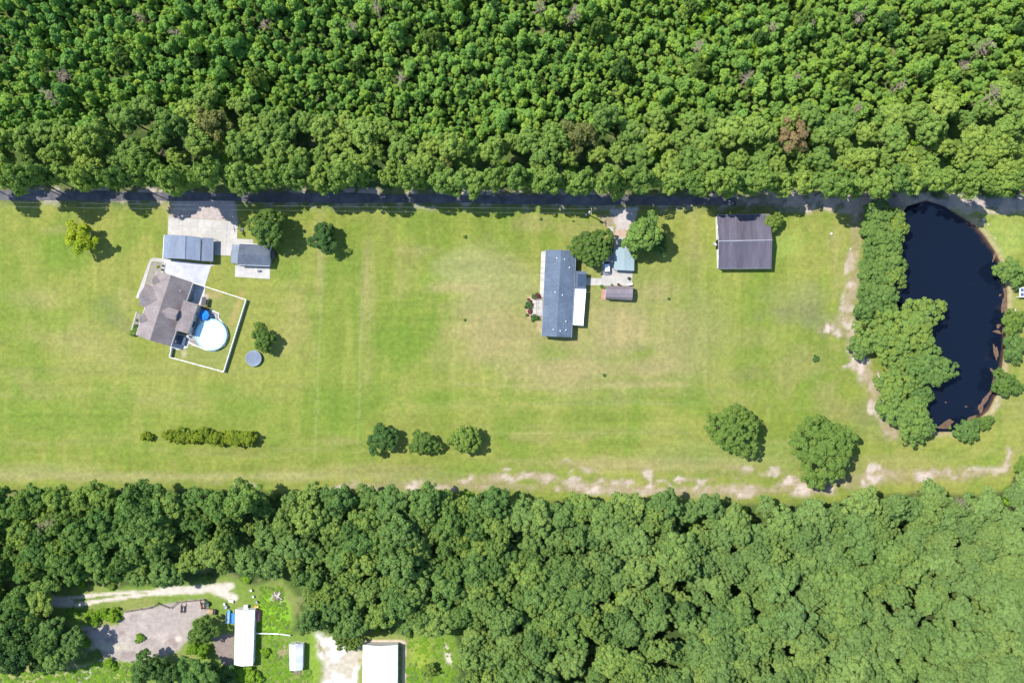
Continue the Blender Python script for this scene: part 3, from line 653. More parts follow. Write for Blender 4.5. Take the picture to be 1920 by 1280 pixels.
    vv = [(w0.x, w0.y, 3.6), (w1.x, w1.y, 3.6), (w1.x, w1.y, 5.72), (en.x, en.y, 6.4), (w0.x, w0.y, 5.72)]; vv += [(p[0] - e.x * 3, p[1] - e.y * 3, p[2]) for p in vv]
    MB().add(vv, [(0, 1, 2, 3, 4), (9, 8, 7, 6, 5), (0, 5, 6, 1), (1, 6, 7, 2), (2, 7, 8, 3), (3, 8, 9, 4), (4, 9, 5, 0)]).build('dormer_wall', WALLW, r)
    opening(r, (w1.x, w1.y), (w0.x, w0.y), .5, 1.1, .8, 5.2)
    # windows of the long walls
    for (i, j) in ((0, 1), (1, 2), (2, 3), (3, 0)):
        L = math.hypot(wl[i][0] - wl[j][0], wl[i][1] - wl[j][1])
        ts = (.12, .3, .86) if L > 12 else (.25, .75)
        for t_ in ts: opening(r, wl[i], wl[j], t_, 1.0, 1.3, 2.4)
    for (px, py) in ((338, 545), (330, 640), (318, 545)):
        h = 5.2; X, Y = P(px, py, h); MB().disc(X, Y, 3.6, h + .25, .07, 8).build('vent_pipe', STEEL, r)
house_one()

def fence(name, pts, label, height=1.35, span=2.4, mat=WHITE, group=None):
    x, y = pts[0]; r = thing(name, label, 'fence', x, y, group=group)
    for k in range(len(pts) - 1):
        a, b = pts[k], pts[k + 1]; L = math.hypot(b[0] - a[0], b[1] - a[1]); n = max(1, round(L / span)); ang = math.atan2(b[1] - a[1], b[0] - a[0])
        for i in range(n + 1):
            if i == n and k < len(pts) - 2: continue
            p = v2(a, b, i / n); MB().box(p[0] - x, p[1] - y, height / 2 + .04, .14, .14, height + .08, ang).build('post', mat, r)
            MB().disc(p[0] - x, p[1] - y, height + .08, height + .17, .10, 4, r2=.02).build('post_cap', mat, r)
        for i in range(n):
            p = v2(a, b, (i + .5) / n); w = L / n - .14
            pn = MB().box(p[0] - x, p[1] - y, height / 2 + .02, w, .05, height - .14, ang).build('panel', mat, r)
            MB().box(p[0] - x, p[1] - y, height - .02, w, .13, .11, ang).build('top_rail', mat, pn)
            MB().box(p[0] - x, p[1] - y, .09, w, .10, .13, ang).build('bottom_rail', mat, pn)
    return r
fence('vinyl_fence', [W(361.8, 530, 1.3), W(461, 562, 1.3), W(419, 697, 1.3), W(317.8, 669.5, 1.3), W(321, 652, 1.3)], 'white vinyl fence enclosing the pool yard behind the taupe house')

def pool_area():
    # paver ring with white edging
    ring = [(391, 579), (411, 588), (409.5, 596), (424, 612), (427.5, 628), (421, 647), (402, 658.5), (384, 655), (353, 641), (353, 630), (360, 600), (368, 579)]
    m = pm('brown_paver', (.27, .225, .205), (.20, .165, .15), 3, .9, .3)
    flat('pool_surround', ring, m, .055)
    ed = MB(); pts = [W3(p[0], p[1], .12) for p in [(391, 579), (411, 588), (409.5, 596), (424, 612), (427.5, 628), (421, 647), (402, 658.5), (384, 655), (353, 641)]]
    ed.tube(pts, .13, 6); o = ed.build('edging', WHITE); tag(o, 'white kerb edging curving round the swimming pool surround', 'edging')
    dk = slabs('pool_deck', [(372, 577), (391, 580), (408, 592), (404, 606), (392, 622), (380, 640), (353, 636)], pm('deck_board', (.30, .31, .33), (.25, .26, .28), 2, .7, .2), .6, 60, R(-17), h=.12, gap=.025, part='board')
    x, y = W(395.6, 627.2, 1.1); r = thing('swimming_pool', 'round above ground swimming pool with bright turquoise water', 'pool', x, y)
    Rp = 4.0
    MB().lathe(0, 0, [(Rp, 0), (Rp, 1.18), (Rp - .05, 1.18), (Rp - .05, .05)], 48).build('pool_wall', pm('pool_wall', (.50, .53, .58), (.40, .44, .50), 1, .5), r)
    MB().lathe(0, 0, [(Rp - .10, 1.18), (Rp - .10, 1.25), (Rp + .12, 1.25), (Rp + .12, 1.18)], 48, closed=True).build('top_rail', pm('pool_rail', (.25, .62, .68), (.2, .55, .6), 1, .4), r)
    wm = pm('pool_water', (.46, .72, .76), (.41, .69, .74), .4, .08, 0, spec=.5, grime=.05)
    MB().disc(0, 0, .3, 1.06, Rp - .06, 48).build('pool_water', wm, r)
    for i in range(12):
        a = 2 * math.pi * (i + .5) / 12; MB().box((Rp + .06) * math.cos(a), (Rp + .06) * math.sin(a), .6, .1, .16, 1.15, a).build('upright', WHITE, r)
    # steps
    x, y = W(381, 601.5, .6); r = thing('pool_steps', 'white pool entry steps at the north rim of the swimming pool', 'steps', x, y, rz=R(-15))
    for i in range(4): MB().box(0, .7 - .38 * i, .2 + .28 * i, 1.3, .36, .06).build('tread', WHITE, r)
    for s in (-1, 1): MB().tube([(s * .68, .9, .1), (s * .68, .9, .9), (s * .68, -.7, 1.9), (s * .68, -.9, 1.2)], .035, 6).build('handrail', WHITE, r)
    # parasol
    x, y = W(382, 590.5, 2.3); r = thing('parasol', 'bright blue parasol open over the pool deck', 'parasol', x, y)
    blue = pm('parasol_cloth', (.012, .19, .62), (.01, .16, .55), 2, .8)
    n = 8; v = [(0, 0, 2.55)] + [(1.35 * math.cos(2 * math.pi * i / n), 1.35 * math.sin(2 * math.pi * i / n), 2.05) for i in range(n)]
    MB().sheet(v, [(0, i + 1, (i + 1) % n + 1) for i in range(n)], .03).build('canopy', blue, r)
    MB().disc(0, 0, .1, 2.55, .03, 8).build('pole', STEEL, r); MB().disc(0, 0, .12, .2, .3, 14).build('base', STEEL, r)
    for i in range(n): a = 2 * math.pi * i / n; MB().tube([(0, 0, 2.48), (1.33 * math.cos(a), 1.33 * math.sin(a), 2.0)], .015, 4).build('rib', STEEL, r)
    x, y = W(383, 591, .7); r = thing('patio_table', 'round glass patio table under the blue parasol', 'table', x + .4, y)
    MB().lathe(0, 0, [(.06, .80), (.55, .80), (.55, .84), (.06, .84)], 20, closed=True).build('table_top', WHITE, r)
    for i in range(4): a = math.pi / 4 + i * math.pi / 2; MB().tube([(.2 * math.cos(a), .2 * math.sin(a), .8), (.45 * math.cos(a), .45 * math.sin(a), .12)], .02, 5).build('leg', WHITE, r)
    def chair(px, py, rz, label, seatm, w=.6, grp='patio chairs round the pool deck'):
        x, y = W(px, py, .4); r = thing('patio_chair', label, 'chair', x, y, .12, rz, grp)
        MB().box(0, 0, .42, w, .58, .10).build('seat', seatm, r)
        v = [(-w / 2, .25, .45), (w / 2, .25, .45), (w / 2, .42, 1.0), (-w / 2, .42, 1.0)]; MB().sheet([(a, b + .06, c) for a, b, c in v], [(0, 1, 2, 3)], .07).build('backrest', seatm, r)
        for sx in (-1, 1):
            for sy in (-1, 1): MB().tube([(sx * (w / 2 - .04), sy * .26, .38), (sx * (w / 2 - .02), sy * .28, 0)], .018, 5).build('leg', STEEL, r)
            MB().tube([(sx * (w / 2 + .01), .3, .7), (sx * (w / 2 + .01), -.26, .64), (sx * (w / 2 + .01), -.28, .4)], .02, 5).build('armrest', STEEL, r)
    lime = pm('lime_cushion', (.50, .62, .10), (.44, .55, .08), 4, .9)
    chair(369, 593.5, R(100), 'lime cushioned patio chair nearest the parasol, in house shade', lime, .75)
    chair(366, 602.5, R(70), 'lime cushioned patio chair south of the other lime chair', lime, .9)
    chair(395.5, 594, R(-80), 'pale blue patio chair standing east of the parasol', pm('pale_sling', (.45, .58, .68), (.4, .5, .6), 4, .8), .8)
    chair(362, 619, R(160), 'white patio chair against the rear wall, upper of two', WHITE, .55); chair(358.5, 625, R(160), 'white patio chair against the rear wall, lower of two', WHITE, .55)
    # long light lounger / kayak lying on the shaded patio
    x, y = W(363, 560, .3); r = thing('kayak', 'pale blue kayak lying on the shaded patio beside the house', 'kayak', x, y, 0, R(-13))
    pr = []; n = 9
    for i in range(n):
        t = i / (n - 1); w = .42 * math.sin(math.pi * (.05 + .9 * t)) ** .6; z = .12 + .1 * abs(2 * t - 1) ** 2
        pr.append([(0, -1.7 + 3.4 * t, z - .12), (w, -1.7 + 3.4 * t, z), (w * .6, -1.7 + 3.4 * t, z + .2), (-w * .6, -1.7 + 3.4 * t, z + .2), (-w, -1.7 + 3.4 * t, z)])
    v = [p for row in pr for p in row]; f = [(i * 5 + j, i * 5 + (j + 1) % 5, (i + 1) * 5 + (j + 1) % 5, (i + 1) * 5 + j) for i in range(n - 1) for j in range(5)] + [(4, 3, 2, 1, 0), tuple(range((n - 1) * 5, n * 5))]
    MB().add(v, f).build('hull', pm('kayak_hull', (.42, .55, .62), (.38, .5, .57), 2, .4), r); MB().lathe(0, -.2, [(.2, .42), (.26, .42), (.26, .46), (.2, .46)], 16, closed=True).build('cockpit_rim', BLACK, r)
    # dark swing frame beside the sandy walk
    x, y = W(384, 565, .9); r = thing('garden_swing', 'dark metal garden swing frame on the strip east of the house patio', 'swing', x, y, 0, R(82))
    DK = pm('dark_metal', (.05, .05, .055), (.04, .04, .045), 3, .5)
    MB().tube([(-1.1, 0, 1.8), (1.1, 0, 1.8)], .04, 6).build('top_bar', DK, r)
    for sx in (-1, 1):
        for sy in (-1, 1): MB().tube([(sx * 1.1, 0, 1.8), (sx * 1.15, sy * .7, 0)], .035, 6).build('leg', DK, r)
        MB().tube([(sx * .75, 0, 1.8), (sx * .75, .1, .5)], .012, 4).build('chain', DK, r)
    MB().box(0, .05, .48, 1.5, .5, .05).build('seat', DK, r); MB().box(0, .32, .75, 1.5, .05, .5).build('backrest', DK, r)
    MB().sheet([(-1.1, -.55, 1.84), (1.1, -.55, 1.84), (1.1, .55, 1.92), (-1.1, .55, 1.92)], [(0, 1, 2, 3)], .03).build('canopy', DK, r)
    # dark screen panel north of the deck
    x, y = W(386, 577.5, .5); o = MB().box(0, 0, .55, 1.9, .35, 1.0, R(-18)).build('storage_box', DK); o.location = (x, y, 0); tag(o, 'dark storage box at the north edge of the pool deck', 'box')
    # hot tub
    x, y = W(340, 638, .8); r = thing('hot_tub', 'dark square hot tub on the shaded south patio', 'hot tub', x, y, 0, R(-17))
    MB().box(0, 0, .42, 2.1, 2.1, .84).build('shell', WOOD, r); MB().box(0, 0, .9, 2.2, 2.2, .1).build('cover', pm('tub_cover', (.06, .09, .14), (.05, .075, .12), 2, .7), r)
    # curved garden hose / edging line
    o = MB().tube([W3(334, 652.5, .1), W3(337, 655, .1), W3(342, 650, .1), (*W(345, 642), .1), (*W(350, 639), .1), (*W(354, 641), .1)], .06, 5).build('garden_hose', pm('pale_hose', (.5, .52, .5), (.4, .42, .4), 3, .6)); tag(o, 'pale garden hose curling round the south patio corner', 'hose')
    # entry pier with white cap
    x, y = W(352, 630, 1.2); r = thing('gate_post', 'white gate post by the south corner of the rear room', 'gate post', x, y)
    MB().box(0, 0, .7, .35, .35, 1.4).build('shaft', WHITE, r); MB().disc(0, 0, 1.4, 1.55, .3, 4, r2=.08).build('cap', WHITE, r)
pool_area()

def trampoline():
    x, y = W(475.5, 671.6, .8); r = thing('trampoline', 'round trampoline with grey blue mat standing on the lawn', 'trampoline', x, y)
    MB().disc(0, 0, .86, .88, 1.78, 36).build('mat', pm('tramp_mat', (.16, .19, .25), (.13, .16, .22), 2, .7), r)
    MB().lathe(0, 0, [(1.72, .89), (1.74, .94), (2.08, .94), (2.12, .88), (2.08, .86), (1.74, .86)], 36, closed=True).build('spring_pad', pm('tramp_pad', (.17, .22, .27), (.14, .19, .24), 2, .6), r)
    MB().lathe(0, 0, [(2.06, .80), (2.12, .83), (2.06, .86), (2.0, .83)], 36, closed=True).build('frame_ring', STEEL, r)
    for i in range(4):
        a = i * math.pi / 2 + .4; c, s = math.cos, math.sin
        MB().tube([(2.05 * c(a - .3), 2.05 * s(a - .3), .82), (2.05 * c(a - .28), 2.05 * s(a - .28), .05), (2.05 * c(a + .28), 2.05 * s(a + .28), .05), (2.05 * c(a + .3), 2.05 * s(a + .3), .82)], .03, 6).build('leg', STEEL, r)
trampoline()

# ------------------------------------------------------------------ garage carport, shed by the big tree
METB = pm('blue_grey_metal', (.165, .200, .270), (.135, .170, .235), .8, .6, 0, 0, stretch=(5, 1, 1), grime=.22)
def carport_one():
    x, y = W(345, 465); r = thing('metal_garage', 'blue grey metal garage with stepped roof south of the concrete drive', 'garage', x, y)
    def P(px, py, h): X, Y = W(px, py, h); return (X - x, Y - y, h)
    v = [P(308, 440.3, 2.5), P(326, 440.6, 3.3), P(348, 441.9, 4.0), P(376.6, 445, 3.2), P(305.3, 484, 2.5), P(324, 484.3, 3.3), P(346.8, 485.3, 4.0), P(375.2, 488.6, 3.2)]
    MB().sheet(v, [(4, 5, 1, 0), (5, 6, 2, 1), (6, 7, 3, 2)], .1).build('roof', METB, r)
    v2_ = [P(379, 445.3, 2.95), P(400.5, 446.6, 2.4), P(399.5, 490.3, 2.4), P(377.6, 488.8, 2.95)]
    MB().sheet(v2_, [(3, 2, 1, 0)], .1).build('lean_to_roof', METB, r)
    mb = MB()
    for a, b, c, d in ((0, 1, 5, 4), (1, 2, 6, 5), (2, 3, 7, 6)):
        for i in range(19):
            t = i / 18; p = Vector(v[a]).lerp(Vector(v[d]), t); q = Vector(v[b]).lerp(Vector(v[c]), t); mb.tube([p + Vector((0, 0, .02)), q + Vector((0, 0, .02))], .022, 4)
    for i in range(19):
        t = i / 18; p = Vector(v2_[0]).lerp(Vector(v2_[3]), t); q = Vector(v2_[1]).lerp(Vector(v2_[2]), t); mb.tube([p + Vector((0, 0, .02)), q + Vector((0, 0, .02))], .022, 4)
    mb.build('roof_seams', METB, r)['kind'] = 'stuff'
    MB().tube([Vector(v[2]) + Vector((0, 0, .03)), Vector(v[6]) + Vector((0, 0, .03))], .12, 6).build('ridge_cap', METB, r)
    MB().tube([Vector(v[0]), Vector(v[4])], .09, 6).build('gutter', WHITE, r)
    wl = inset([(p[0], p[1]) for p in (v[0], v[3], v[7], v[4])], .2); zz = (2.45, 3.05, 3.05, 2.45)
    vv = [(p[0], p[1], 0) for p in wl] + [(p[0], p[1], z - .12) for p, z in zip(wl, zz)]
    m0 = v2(wl[0], wl[1], .58); m1 = v2(wl[3], wl[2], .58); vv += [(*m0, 3.85), (*m1, 3.85)]
    MB().add(vv, [(1, 0, 4, 8, 5), (3, 2, 6, 9, 7), (0, 3, 7, 4), (2, 1, 5, 6), (4, 7, 9, 8), (8, 9, 6, 5)]).build('wall', WALLG, r)
    a, b = wl[1], wl[0]; opening(r, a, b, .28, 2.9, 2.2, 1.12, 'door', WHITE, WALLW); opening(r, a, b, .72, 2.9, 2.2, 1.12, 'door', WHITE, WALLW)
    q = inset([(p[0], p[1]) for p in v2_], .2)
    for p in (q[1], q[2], v2(q[1], q[2], .5)): MB().box(p[0], p[1], 1.13, .12, .12, 2.26).build('post', STEEL, r)
carport_one()

DSH = pm('dark_blue_shingle', (.095, .115, .150), (.07, .085, .115), 1.8, .7, .35, grime=.25)
def shed_one():
    x, y = W(478, 477); r = thing('garden_shed', 'dark shingled shed with pale side roof beneath the large round tree', 'shed', x, y)
    def P(px, py, h): X, Y = W(px, py, h); return (X - x, Y - y)
    he, hr = 2.4, 3.5
    gab = gabled(r, P(449.5, 456.5, he), P(445, 496.3, he), P(505.8, 498.6, he), P(507, 459, he), he, hr, .3, DSH, WALLW, ridge=(P(446.2, 476.5, hr), P(504.5, 479, hr)), trim=WHITE)
    v = [(*P(434.7, 458.6, 2.1), 2.1), (*P(449, 458.8, 2.4), 2.4), (*P(445.5, 494.5, 2.4), 2.4), (*P(433, 492.6, 2.1), 2.1)]
    v = [v[0], v[1], v[2], v[3]]; MB().sheet(v, [(3, 2, 1, 0)], .08).build('side_roof', pm('pale_blue_metal', (.165, .20, .25), (.145, .18, .23), 1, .6), r)
    for p in (v[0], v[3], ((v[0][0] + v[3][0]) / 2, (v[0][1] + v[3][1]) / 2, 2.1)): MB().box(p[0] + .15, p[1], 1.0, .1, .1, 2.0).build('post', WOOD, r)
    for i in range(4):
        L = math.hypot(gab[i][0] - gab[(i + 1) % 4][0], gab[i][1] - gab[(i + 1) % 4][1])
        if L > 7: opening(r, gab[i], gab[(i + 1) % 4], .3, .9, .9, 1.5); opening(r, gab[i], gab[(i + 1) % 4], .65, .95, 1.95, 1.0, 'door', WHITE, WALLG)
    # patio grill in front
    x, y = W(483, 507, .6); r = thing('barbecue', 'small white barbecue grill on the patio south of the shed', 'barbecue', x, y, .07)
    MB().box(0, 0, .75, .75, .45, .16).build('firebox', WHITE, r); MB().lathe(0, 0, [(.32, .84), (.28, 1.0), (.05, 1.08)], 14).build('lid', STEEL, r)
    for sx in (-1, 1):
        for sy in (-1, 1): MB().tube([(sx * .3, sy * .18, .68), (sx * .32, sy * .2, 0)], .02, 5).build('leg', BLACK, r)
    MB().box(.55, 0, .8, .3, .4, .03).build('side_shelf', WOOD, r)
    # trailer in the shade east of the shed
    x, y = W(512.5, 477, .5); r = thing('utility_trailer', 'small dark utility trailer in the shade east of the shed', 'trailer', x, y, 0, R(3))
    DK = MATS['dark_metal']
    MB().box(0, 0, .55, 1.1, 2.0, .06).build('bed', WOOD, r)
    for sx in (-1, 1): MB().box(sx * .58, 0, .72, .05, 2.1, .3).build('side_rail', DK, r); MB().lathe(0, 0, [(.05, -.08), (.28, -.08), (.28, .08), (.05, .08)], 16, closed=True).build('wheel', BLACK, r)
    for o, sx in zip([o for o in r.children if o.name.startswith('wheel')], (-1, 1)): o.rotation_euler = (0, R(90), 0); o.location = (sx * .7, 0, .28)
    MB().tube([(0, -1.0, .5), (0, -1.9, .45)], .04, 6).build('drawbar', DK, r)
    # basketball hoop on the pad's edge
    x, y = W(451, 431); r = thing('basketball_hoop', 'portable basketball hoop on the grass at the edge of the concrete drive', 'basketball hoop', x, y, 0, R(12))
    MB().box(.3, 0, .12, 1.0, .75, .24).build('base', pm('hoop_base', (.10, .11, .13), (.08, .09, .1), 3, .6), r)
    MB().tube([(0, 0, .2), (-.15, 0, 2.9), (-.75, 0, 3.1)], .06, 8).build('pole', STEEL, r)
    MB().box(-.8, 0, 3.2, .05, 1.5, 1.0).build('backboard', WHITE, r); MB().lathe(-1.08, 0, [(.215, 3.04), (.245, 3.04), (.245, 3.07), (.215, 3.07)], 16, closed=True).build('rim', pm('hoop_orange', (.5, .12, .02), (.45, .1, .02), 3, .5), r)
    MB().lathe(-1.08, 0, [(.22, 3.03), (.15, 2.65)], 12).build('net', WHITE, r)
shed_one()

# entry steps of black and white stone at the house corner
x, y = W(306, 503); r = thing('garden_steps', 'small dark and white stone steps at the north corner of the taupe house', 'steps', x, y, 0, R(-12))
for i in range(5): MB().box(0, 1.2 - i * .55, .12, .75, .38, .22).build('stone', BLACK if i % 2 else CONC, r)

# ------------------------------------------------------------------ long manufactured home with its porch, car and sheds
ROOF2 = pm('blue_shingle', (.100, .132, .180), (.072, .100, .142), 2.2, .75, .35, grime=.22)
WMET = pm('white_metal', (.66, .68, .72), (.60, .62, .67), .8, .4, 0, .1, stretch=(1, 4, 1), grime=.08)
def home_two():
    x, y = W(1048, 550); r = thing('mobile_home', 'long blue grey shingled home with white metal roofed rear porch', 'house', x, y)
    def P(px, py, h): X, Y = W(px, py, h); return (X - x, Y - y)
    he, hr = 3.2, 4.35
    wl = gabled(r, P(1080.3, 470.5, he), P(1023.3, 468.6, he), P(1015.7, 630, he), P(1071.6, 632.2, he), he, hr, .3, ROOF2, WALLG, ridge=(P(1052, 468.5, hr), P(1043.6, 631.2, hr)), trim=MATS['grey_siding'])
    for (px, py) in ((1044, 483.8), (1058.4, 486), (1067.5, 501.5), (1040.7, 547.6), (1054.3, 553.4), (1061, 602.5), (1037, 617.7), (1050.2, 619.7), (1061, 618.5)):
        h = 4.1; X, Y = P(px, py, h); MB().disc(X, Y, 3.5, h + .16, .13, 8).build('vent_pipe', WHITE, r)
    for i in range(4):
        a, b = wl[i], wl[(i + 1) % 4]; L = math.hypot(a[0] - b[0], a[1] - b[1])
        for t_ in ((.1, .26, .42, .74, .9) if L > 12 else (.25, .75)): opening(r, a, b, t_, 1.0, 1.2, 2.0)
    # rear lean-tos
    v = [(*P(1079.7, 508, 2.95), 2.95), (*P(1100, 509, 2.6), 2.6), (*P(1098.3, 540.6, 2.6), 2.6), (*P(1077, 540.6, 2.95), 2.95)]
    MB().sheet(v, [(3, 2, 1, 0)], .12).build('entry_roof', ROOF2, r)
    sp = [(*P(1084, 513.5, 2.95), 2.93), (*P(1099, 514, 2.72), 2.70), (*P(1097.5, 537.5, 2.72), 2.70), (*P(1083, 537.5, 2.95), 2.93)]
    MB().sheet(sp, [(3, 2, 1, 0)], .04).build('skylight_panel', pm('dark_panel', (.05, .075, .115), (.045, .065, .1), 1, .25), r)
    v2_ = [(*P(1077, 541.2, 2.9), 2.9), (*P(1098.5, 541.8, 2.5), 2.5), (*P(1093.2, 610.6, 2.5), 2.5), (*P(1073.6, 609, 2.9), 2.9)]
    MB().sheet(v2_, [(3, 2, 1, 0)], .08).build('porch_roof', WMET, r)
    for i in range(15):
        t = (i + .3) / 15; p = Vector(v2_[0]).lerp(Vector(v2_[3]), t); q = Vector(v2_[1]).lerp(Vector(v2_[2]), t)
        MB().tube([p + Vector((0, 0, .02)), q + Vector((0, 0, .02))], .035, 4).build('seam', WMET, r)
    MB().tube([v2_[1], v2_[2]], .09, 6).build('gutter', WHITE, r)
    q = inset([(p[0], p[1]) for p in v2_], .15)
    for i in range(5): p = v2(q[1], q[2], i / 4); MB().box(p[0], p[1], 1.2, .12, .12, 2.4).build('post', WHITE, r)
    MB().prism([p for p in q], -.02, .5).build('porch_floor', WOOD, r)
    q = inset([(p[0], p[1]) for p in v], .2); MB().prism(q, -.02, 2.4).build('entry_wall', WALLG, r); opening(r, q[2], q[1], .5, .95, 2.0, 1.05, 'door', WHITE, WALLW)
    # front ramp and porch deck of white boards
    MB().prism([P(*p) for p in ((1014.8, 471, .6), (1024.5, 471, .6), (1021, 557, .6), (1011.8, 557, .6))], .35, .45).build('ramp', pm('pale_board', (.44, .41, .37), (.37, .35, .31), 2, .85, .2, stretch=(1, 4, 1)), r)
    ramp = MATS['pale_board']
    for i in range(10):
        for k in (0, 1): X, Y = P(1015.5 - .35 * i + k * 6.5, 475 + 8.8 * i, .6); MB().box(X, Y, .18, .1, .1, .34).build('post', WOOD, r)
    pw = [P(998.6, 560, .6), P(1017.5, 561, .6), P(1017, 592.3, .6), P(998, 591.5, .6)]
    n = 14
    for i in range(n):
        a, b = v2(pw[0], pw[1], (i + .04) / n), v2(pw[0], pw[1], (i + .96) / n); c, d = v2(pw[3], pw[2], (i + .96) / n), v2(pw[3], pw[2], (i + .04) / n)
        MB().prism([a, b, c, d], .48, .54 + .004 * (i % 2)).build('deck_board', ramp, r)
    for pts in ([pw[0], v2(pw[0], pw[1], .4)], [v2(pw[0], pw[1], .4), v2(pw[3], pw[2], .4), pw[3]], [v2(pw[0], pw[1], .4), pw[1]]):
        MB().tube([(p[0], p[1], 1.35) for p in pts], .045, 6).build('handrail', pm('pinkish_rail', (.20, .15, .14), (.17, .13, .12), 3, .7), r)
    for p in (pw[0], pw[3], v2(pw[0], pw[1], .4), v2(pw[3], pw[2], .4), v2(pw[0], pw[3], .5)): MB().box(p[0], p[1], .68, .1, .1, 1.36).build('post', ramp, r)
home_two()

def car():
    x, y = W(1137.8, 498, .8); r = thing('parked_car', 'white hatchback parked half beneath the tree beside the teal carport', 'car', x, y, .07, R(2))
    paint = pm('car_paint', (.62, .66, .72), (.60, .64, .70), 1, .18, 0, .15, spec=.6, grime=.03)
    def loft(secs, name, mat, smooth=True, caps=True):
        v = []; k = len(secs[0])
        for s_ in secs: v += s_
        f = [(i * k + j, i * k + (j + 1) % k, (i + 1) * k + (j + 1) % k, (i + 1) * k + j) for i in range(len(secs) - 1) for j in range(k)] + [tuple(range(k - 1, -1, -1)), tuple(range((len(secs) - 1) * k, len(secs) * k))]
        f = [tuple(reversed(q)) for q in f]
        return MB().add(v, f).build(name, mat, r, smooth)
    def sec(y_, w, zb, zt): return [(-w * .94, y_, zb), (-w, y_, zb + .2), (-w, y_, (zb + zt) / 2), (-w * .90, y_, zt), (w * .90, y_, zt), (w, y_, (zb + zt) / 2), (w, y_, zb + .2), (w * .94, y_, zb)]
    body = [sec(2.22, .55, .35, .55), sec(2.1, .78, .25, .70), sec(1.7, .88, .22, .82), sec(1.0, .91, .2, .95), sec(0, .92, .2, .97), sec(-1.4, .91, .2, 1.0), sec(-2.0, .86, .24, .98), sec(-2.22, .74, .32, .80)]
    loft(body, 'body', paint)
    def gs(y_, w, zt, zb=.93): return [(-w, y_, zb), (-w * .8, y_, zt), (w * .8, y_, zt), (w, y_, zb)]
    loft([gs(1.05, .80, .97), gs(.35, .83, 1.42), gs(-.9, .83, 1.46), gs(-1.75, .80, 1.36), gs(-2.02, .78, 1.0)], 'windows', GLASS, False)
    MB().sheet([(-.66, .35, 1.46), (.66, .35, 1.46), (.66, -.9, 1.50), (-.66, -.9, 1.50), (.64, -1.6, 1.42), (-.64, -1.6, 1.42)], [(3, 2, 1, 0), (5, 4, 2, 3)], .04).build('roof_panel', paint, r)
    for sx in (-1, 1):
        for wy in (1.35, -1.35):
            w = MB().lathe(0, 0, [(.18, -.11), (.31, -.11), (.33, 0), (.31, .11), (.18, .11)], 20, closed=True).build('wheel', BLACK, r); w.rotation_euler = (0, R(90), 0); w.location = (sx * .82, wy, .33)
            h = MB().disc(0, 0, -.08, .08, .19, 12).build('rim', STEEL, w)
        MB().box(sx * .62, 2.14, .62, .3, .12, .14).build('headlight', pm('lamp_glass', (.8, .8, .78), (.75, .75, .74), 2, .1), r)
        MB().box(sx * .66, -2.16, .80, .2, .1, .16).build('tail_light', pm('tail_red', (.35, .02, .02), (.3, .02, .02), 2, .2), r)
        MB().box(sx * 1.0, .85, 1.0, .18, .12, .13).build('mirror', paint, r)
        MB().box(sx * .74, .95, .99, .03, .1, .02).build('wiper', BLACK, r)
    MB().box(0, -2.24, .5, 1.5, .08, .22).build('bumper', BLACK, r); MB().box(0, 2.2, .45, 1.2, .08, .16).build('grille', BLACK, r)
car()

